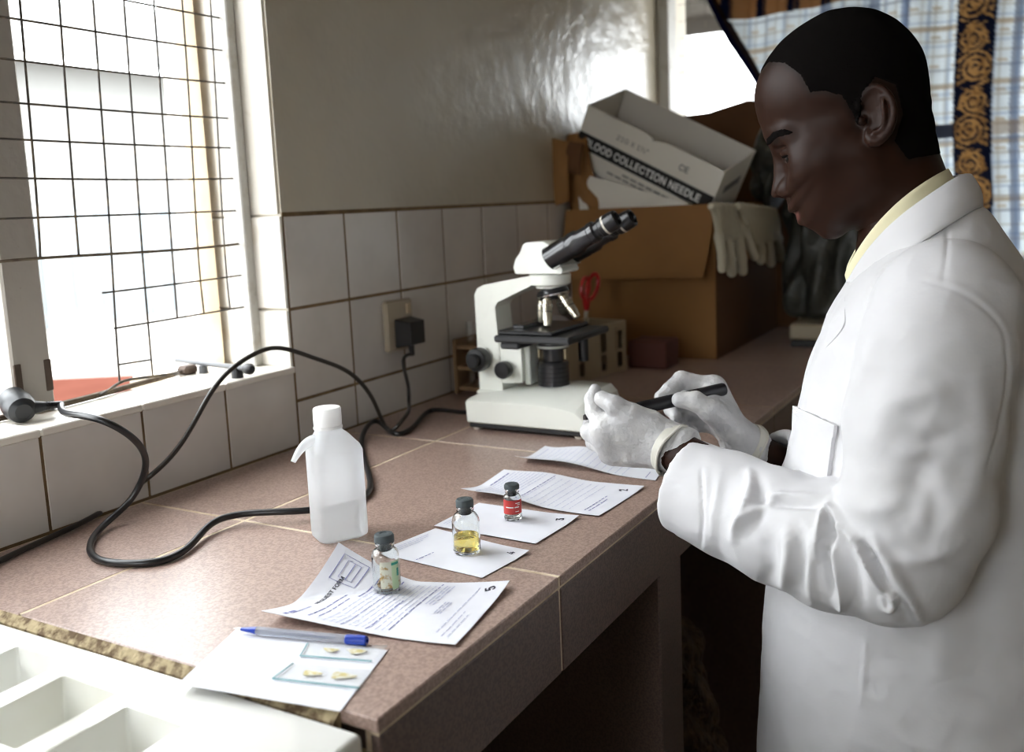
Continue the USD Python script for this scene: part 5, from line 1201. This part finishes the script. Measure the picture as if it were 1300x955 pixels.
near_cuff = np.minimum(np.abs((v - cutL) @ ((pl(840, 606, .066) - pl(920, 642, .1)) / np.linalg.norm(pl(840, 606, .066) - pl(920, 642, .1)))), 1); disp *= np.where(isL, np.clip(near_cuff / .015, .15, 1), 1)
coat.vertices = v + nrm * disp[:, None]
trimesh.smoothing.filter_taubin(coat, iterations=1)
cp = man.part('lab_coat', coat, 'coat_cotton', smooth=True, label='white cotton lab coat with a creased elbow')
CP = P(cp.GetPrim())
def ribbon(top, bot, bulge, n=46, nv=9, th_=.0025):
    t, b = alz(np.array([pl(*x) for x in top])), alz(np.array([pl(*x) for x in bot]))
    t = np.vstack([(t * [1, -1, 1])[::-1], t[1:]]) ; b = np.vstack([(b * [1, -1, 1])[::-1], b[1:]])
    t, b = spline(t, n), spline(b, n); s = np.linspace(0, 1, nv)[None, :, None]
    g = t[:, None] * (1 - s) + b[:, None] * s; c = g.mean((0, 1)); o_ = g - c; o_[..., 2] = 0; o_ /= np.linalg.norm(o_, axis=-1, keepdims=True) + 1e-9
    g = g + o_ * (bulge * np.sin(np.pi * np.clip(s * 1.0, 0, 1)))
    m_ = sheet(unalz(g), th_)
    return m_ if m_.volume > 0 else (m_.invert() or m_)
man.part('collar', ribbon([(1234, 222, .0), (1222, 221, .040), (1185, 243, .066), (1145, 272, .072), (1108, 308, .066), (1084, 341, .052), (1077, 354, .040)],
                          [(1247, 264, .0), (1238, 266, .062), (1198, 290, .098), (1160, 314, .104), (1130, 341, .092), (1102, 359, .072), (1079, 360, .046)], .004), 'coat_cotton', smooth=True, under=CP, label='turned-down white coat collar')
man.part('shirt_collar', ribbon([(1204, 214, .0), (1192, 220, .040), (1150, 248, .0655), (1112, 285, .064), (1088, 318, .054), (1073, 346, .040), (1073, 352, .034)],
                                [(1222, 252, .0), (1212, 256, .045), (1172, 282, .070), (1132, 314, .068), (1104, 342, .058), (1086, 358, .046), (1078, 361, .038)], .001), 'cream_cloth', smooth=True, label='cream shirt collar')
# pocket, laid on the chest
tors = np.where(isT & (front > .2))[0]; kt = cKDTree(proj(coat.vertices[tors])[:, :2]); zt_ = proj(coat.vertices[tors])[:, 2]
def on_chest(quad, n, lift):
    a, b, c, d = [np.array(x, float) for x in quad]; u, w = np.meshgrid(np.linspace(0, 1, n), np.linspace(0, 1, n), indexing='ij'); u, w = u[..., None], w[..., None]
    px_ = (1 - u) * ((1 - w) * a + w * d) + u * ((1 - w) * b + w * c); flat = px_.reshape(-1, 2)
    dd, i = kt.query(flat, k=260); near = np.percentile(zt_[i], 25, axis=1)[:, None]
    wt = np.exp(-(dd / 14) ** 2) * (np.abs(zt_[i] - near) < .014) + 1e-9; zz = (wt * zt_[i]).sum(1) / wt.sum(1) - lift
    return np.array([dep(x, y, t) for (x, y), t in zip(flat, zz)]).reshape(n, n, 3)
def quad_sheet(quad, lift, th_, n=18):
    g = on_chest(quad, n, lift); m_ = sheet(g, th_); nn = np.cross(g[1, 0] - g[0, 0], g[0, 1] - g[0, 0])
    if nn @ (CAM - g[0, 0]) < 0: m_ = sheet(g[:, ::-1], th_)
    return m_
man.part('pocket', quad_sheet([(1006, 516), (1058, 541), (1046, 634), (1003, 604)], .0050, .0080), 'coat_cotton', smooth=30, under=CP, label='breast pocket of the coat')
man.part('pocket_hem', quad_sheet([(1006, 515), (1059, 540), (1057, 556), (1006, 530)], .0066, .0040), 'coat_cotton', smooth=30, under=CP)
def on_px(px_, lift):
    flat = px_.reshape(-1, 2); dd, i = kt.query(flat, k=120); wt = np.exp(-(dd / 9) ** 2) + 1e-9; zz = (wt * zt_[i]).sum(1) / wt.sum(1) - lift
    return np.array([dep(x, y, t) for (x, y), t in zip(flat, zz)]).reshape(*px_.shape[:2], 3)
Sx = spline([(1077, 361), (1064, 384), (1050, 407), (1037, 432), (1027, 456), (1020, 482), (1016, 506)], 30); Ox = spline([(1081, 362), (1072, 385), (1072, 408), (1064, 424), (1040, 451), (1027, 476), (1019, 508)], 30)
tt = np.linspace(0, 1, 9)[None, :, None]; g = on_px(Sx[:, None] * (1 - tt) + Ox[:, None] * tt, .0042)
lp = sheet(g, .0055)
if np.cross(g[1, 4] - g[0, 4], g[0, 5] - g[0, 4]) @ (CAM - g[0, 4]) < 0: lp = sheet(g[:, ::-1], .0055)
man.part('lapel', lp, 'coat_cotton', smooth=30, under=CP, label='folded lapel of the coat')
# cuffs of the gloves, the gloves, trousers, shoes
def cuff_band(c, axis, r0, r1, L, wob, seed, th_=.0012):
    x, y, z = frame_of(axis); n, m_ = 40, 8; a = np.linspace(0, 2 * np.pi, n + 1); G = []
    for i in range(m_):
        t = i / (m_ - 1); r = r0 + (r1 - r0) * t + wob * t * np.sin(a * 5 + seed) + (.0012 if i == m_ - 1 else 0)
        G.append(c + z * L * t + wob * t * np.sin(a * 3 + seed)[:, None] * z + (r * np.cos(a))[:, None] * x + (r * np.sin(a))[:, None] * y)
    G = np.array(G); G[:, -1] = G[:, 0]
    s_ = sheet(G, th_); s_.merge_vertices(); return cat(s_ if s_.volume > 0 else (s_.invert() or s_), tube(G[-1], .0016, 6))
lg = man.part('glove', Lhm, 'latex', smooth=True, label='grey white latex glove on his left hand, thumb against the index finger')
aL_ = EL - WL; aL_ /= np.linalg.norm(aL_); aR_ = ER - WR; aR_ /= np.linalg.norm(aR_)
man.part('glove_cuff', cuff_band(zh(640, 540, .068), aL_, .0278, .0296, .011, .0013, 1), 'latex_cuff', smooth=True, under=P(lg.GetPrim()))
rg = man.part('glove', Rhm, 'latex', smooth=True, label='grey white latex glove on his right hand, gripping the marker')
man.part('glove_cuff', cuff_band(zh(1122, 523, -.071), aR_, .0290, .0302, .010, .0010, 2), 'latex_cuff', smooth=True, under=P(rg.GetPrim()))
man.part('shirt_cuff', cuff_band(cutR + aR_ * .004, aR_, .0385, .0385, .02, .0004, 3), 'cream_cloth', smooth=True, label='cream shirt cuff inside the right sleeve')
def trous(p):
    d = None
    for s_ in (1, -1):
        a = hip + LV * .088 * s_ - [0, 0, .02]; k_ = np.r_[(hip + LV * .10 * s_ + FV * .03)[:2], -.50]; f_ = np.r_[(hip + LV * .11 * s_)[:2], -.89]
        e = smin(cone(p, a, k_, .092, .075), cone(p, k_, f_, .075, .062), .01); d = e if d is None else smin(d, e, .02)
    return np.maximum(d + .006 * (meshkit.noise(p * 24, 31) - .5), p[:, 2] + .04)
man.part('trousers', surface(trous, np.r_[(hip - .30)[:2], -.96], np.r_[(hip + .30)[:2], -.02], .010, slack=2.0), 'navy_cloth', smooth=True, label='dark navy trousers')
for s_ in (1, -1):
    f_ = np.r_[(hip + LV * .11 * s_)[:2], -.905]
    sf = lambda p: np.maximum(smin(cone(p, f_ - FV * .05, f_ + FV * .16 + [0, 0, -.012], .046, .034), ball(p, f_ + [0, 0, .02], .045), .03), -.9495 - p[:, 2])
    man.part('shoe', surface(sf, f_ - [.26, .26, .06], f_ + [.26, .26, .1], .007, slack=2.0), 'shoe_leather', smooth=True)

# ---- the marker
ma, mb = zh(112, 372, .036), zh(1005, 168, -.062); me = (mb - ma) / np.linalg.norm(mb - ma); ML = np.linalg.norm(mb - ma)
mk = Thing('marker_pen', 'thick black marker pen held in both gloved hands', 'pen', at=(ma + mb) / 2)
mk.part('barrel', lathe([(0, .060), (.0072, .060), (.0078, .068), (.0082, .075), (.0082, ML - .004), (.0074, ML - .001), (.0062, ML), (.0062, ML - .004), (0, ML - .004)], ma, me, 28), 'marker_black')
mk.part('cap', lathe([(0, 0), (.0070, 0), (.0080, .002), (.0086, .012), (.0088, .058), (.0078, .0585), (0, .0585)], ma, me, 28), 'black_plastic')
mk.part('clip', cbox(*[(0, 0, 0), (.001, .001, .001)]) if False else tube([ma + me * .004 + np.array([0, 0, .0095]), ma + me * .028 + np.array([0, 0, .0105]), ma + me * .046 + np.array([0, 0, .0095])], .0016, 6), 'black_plastic')
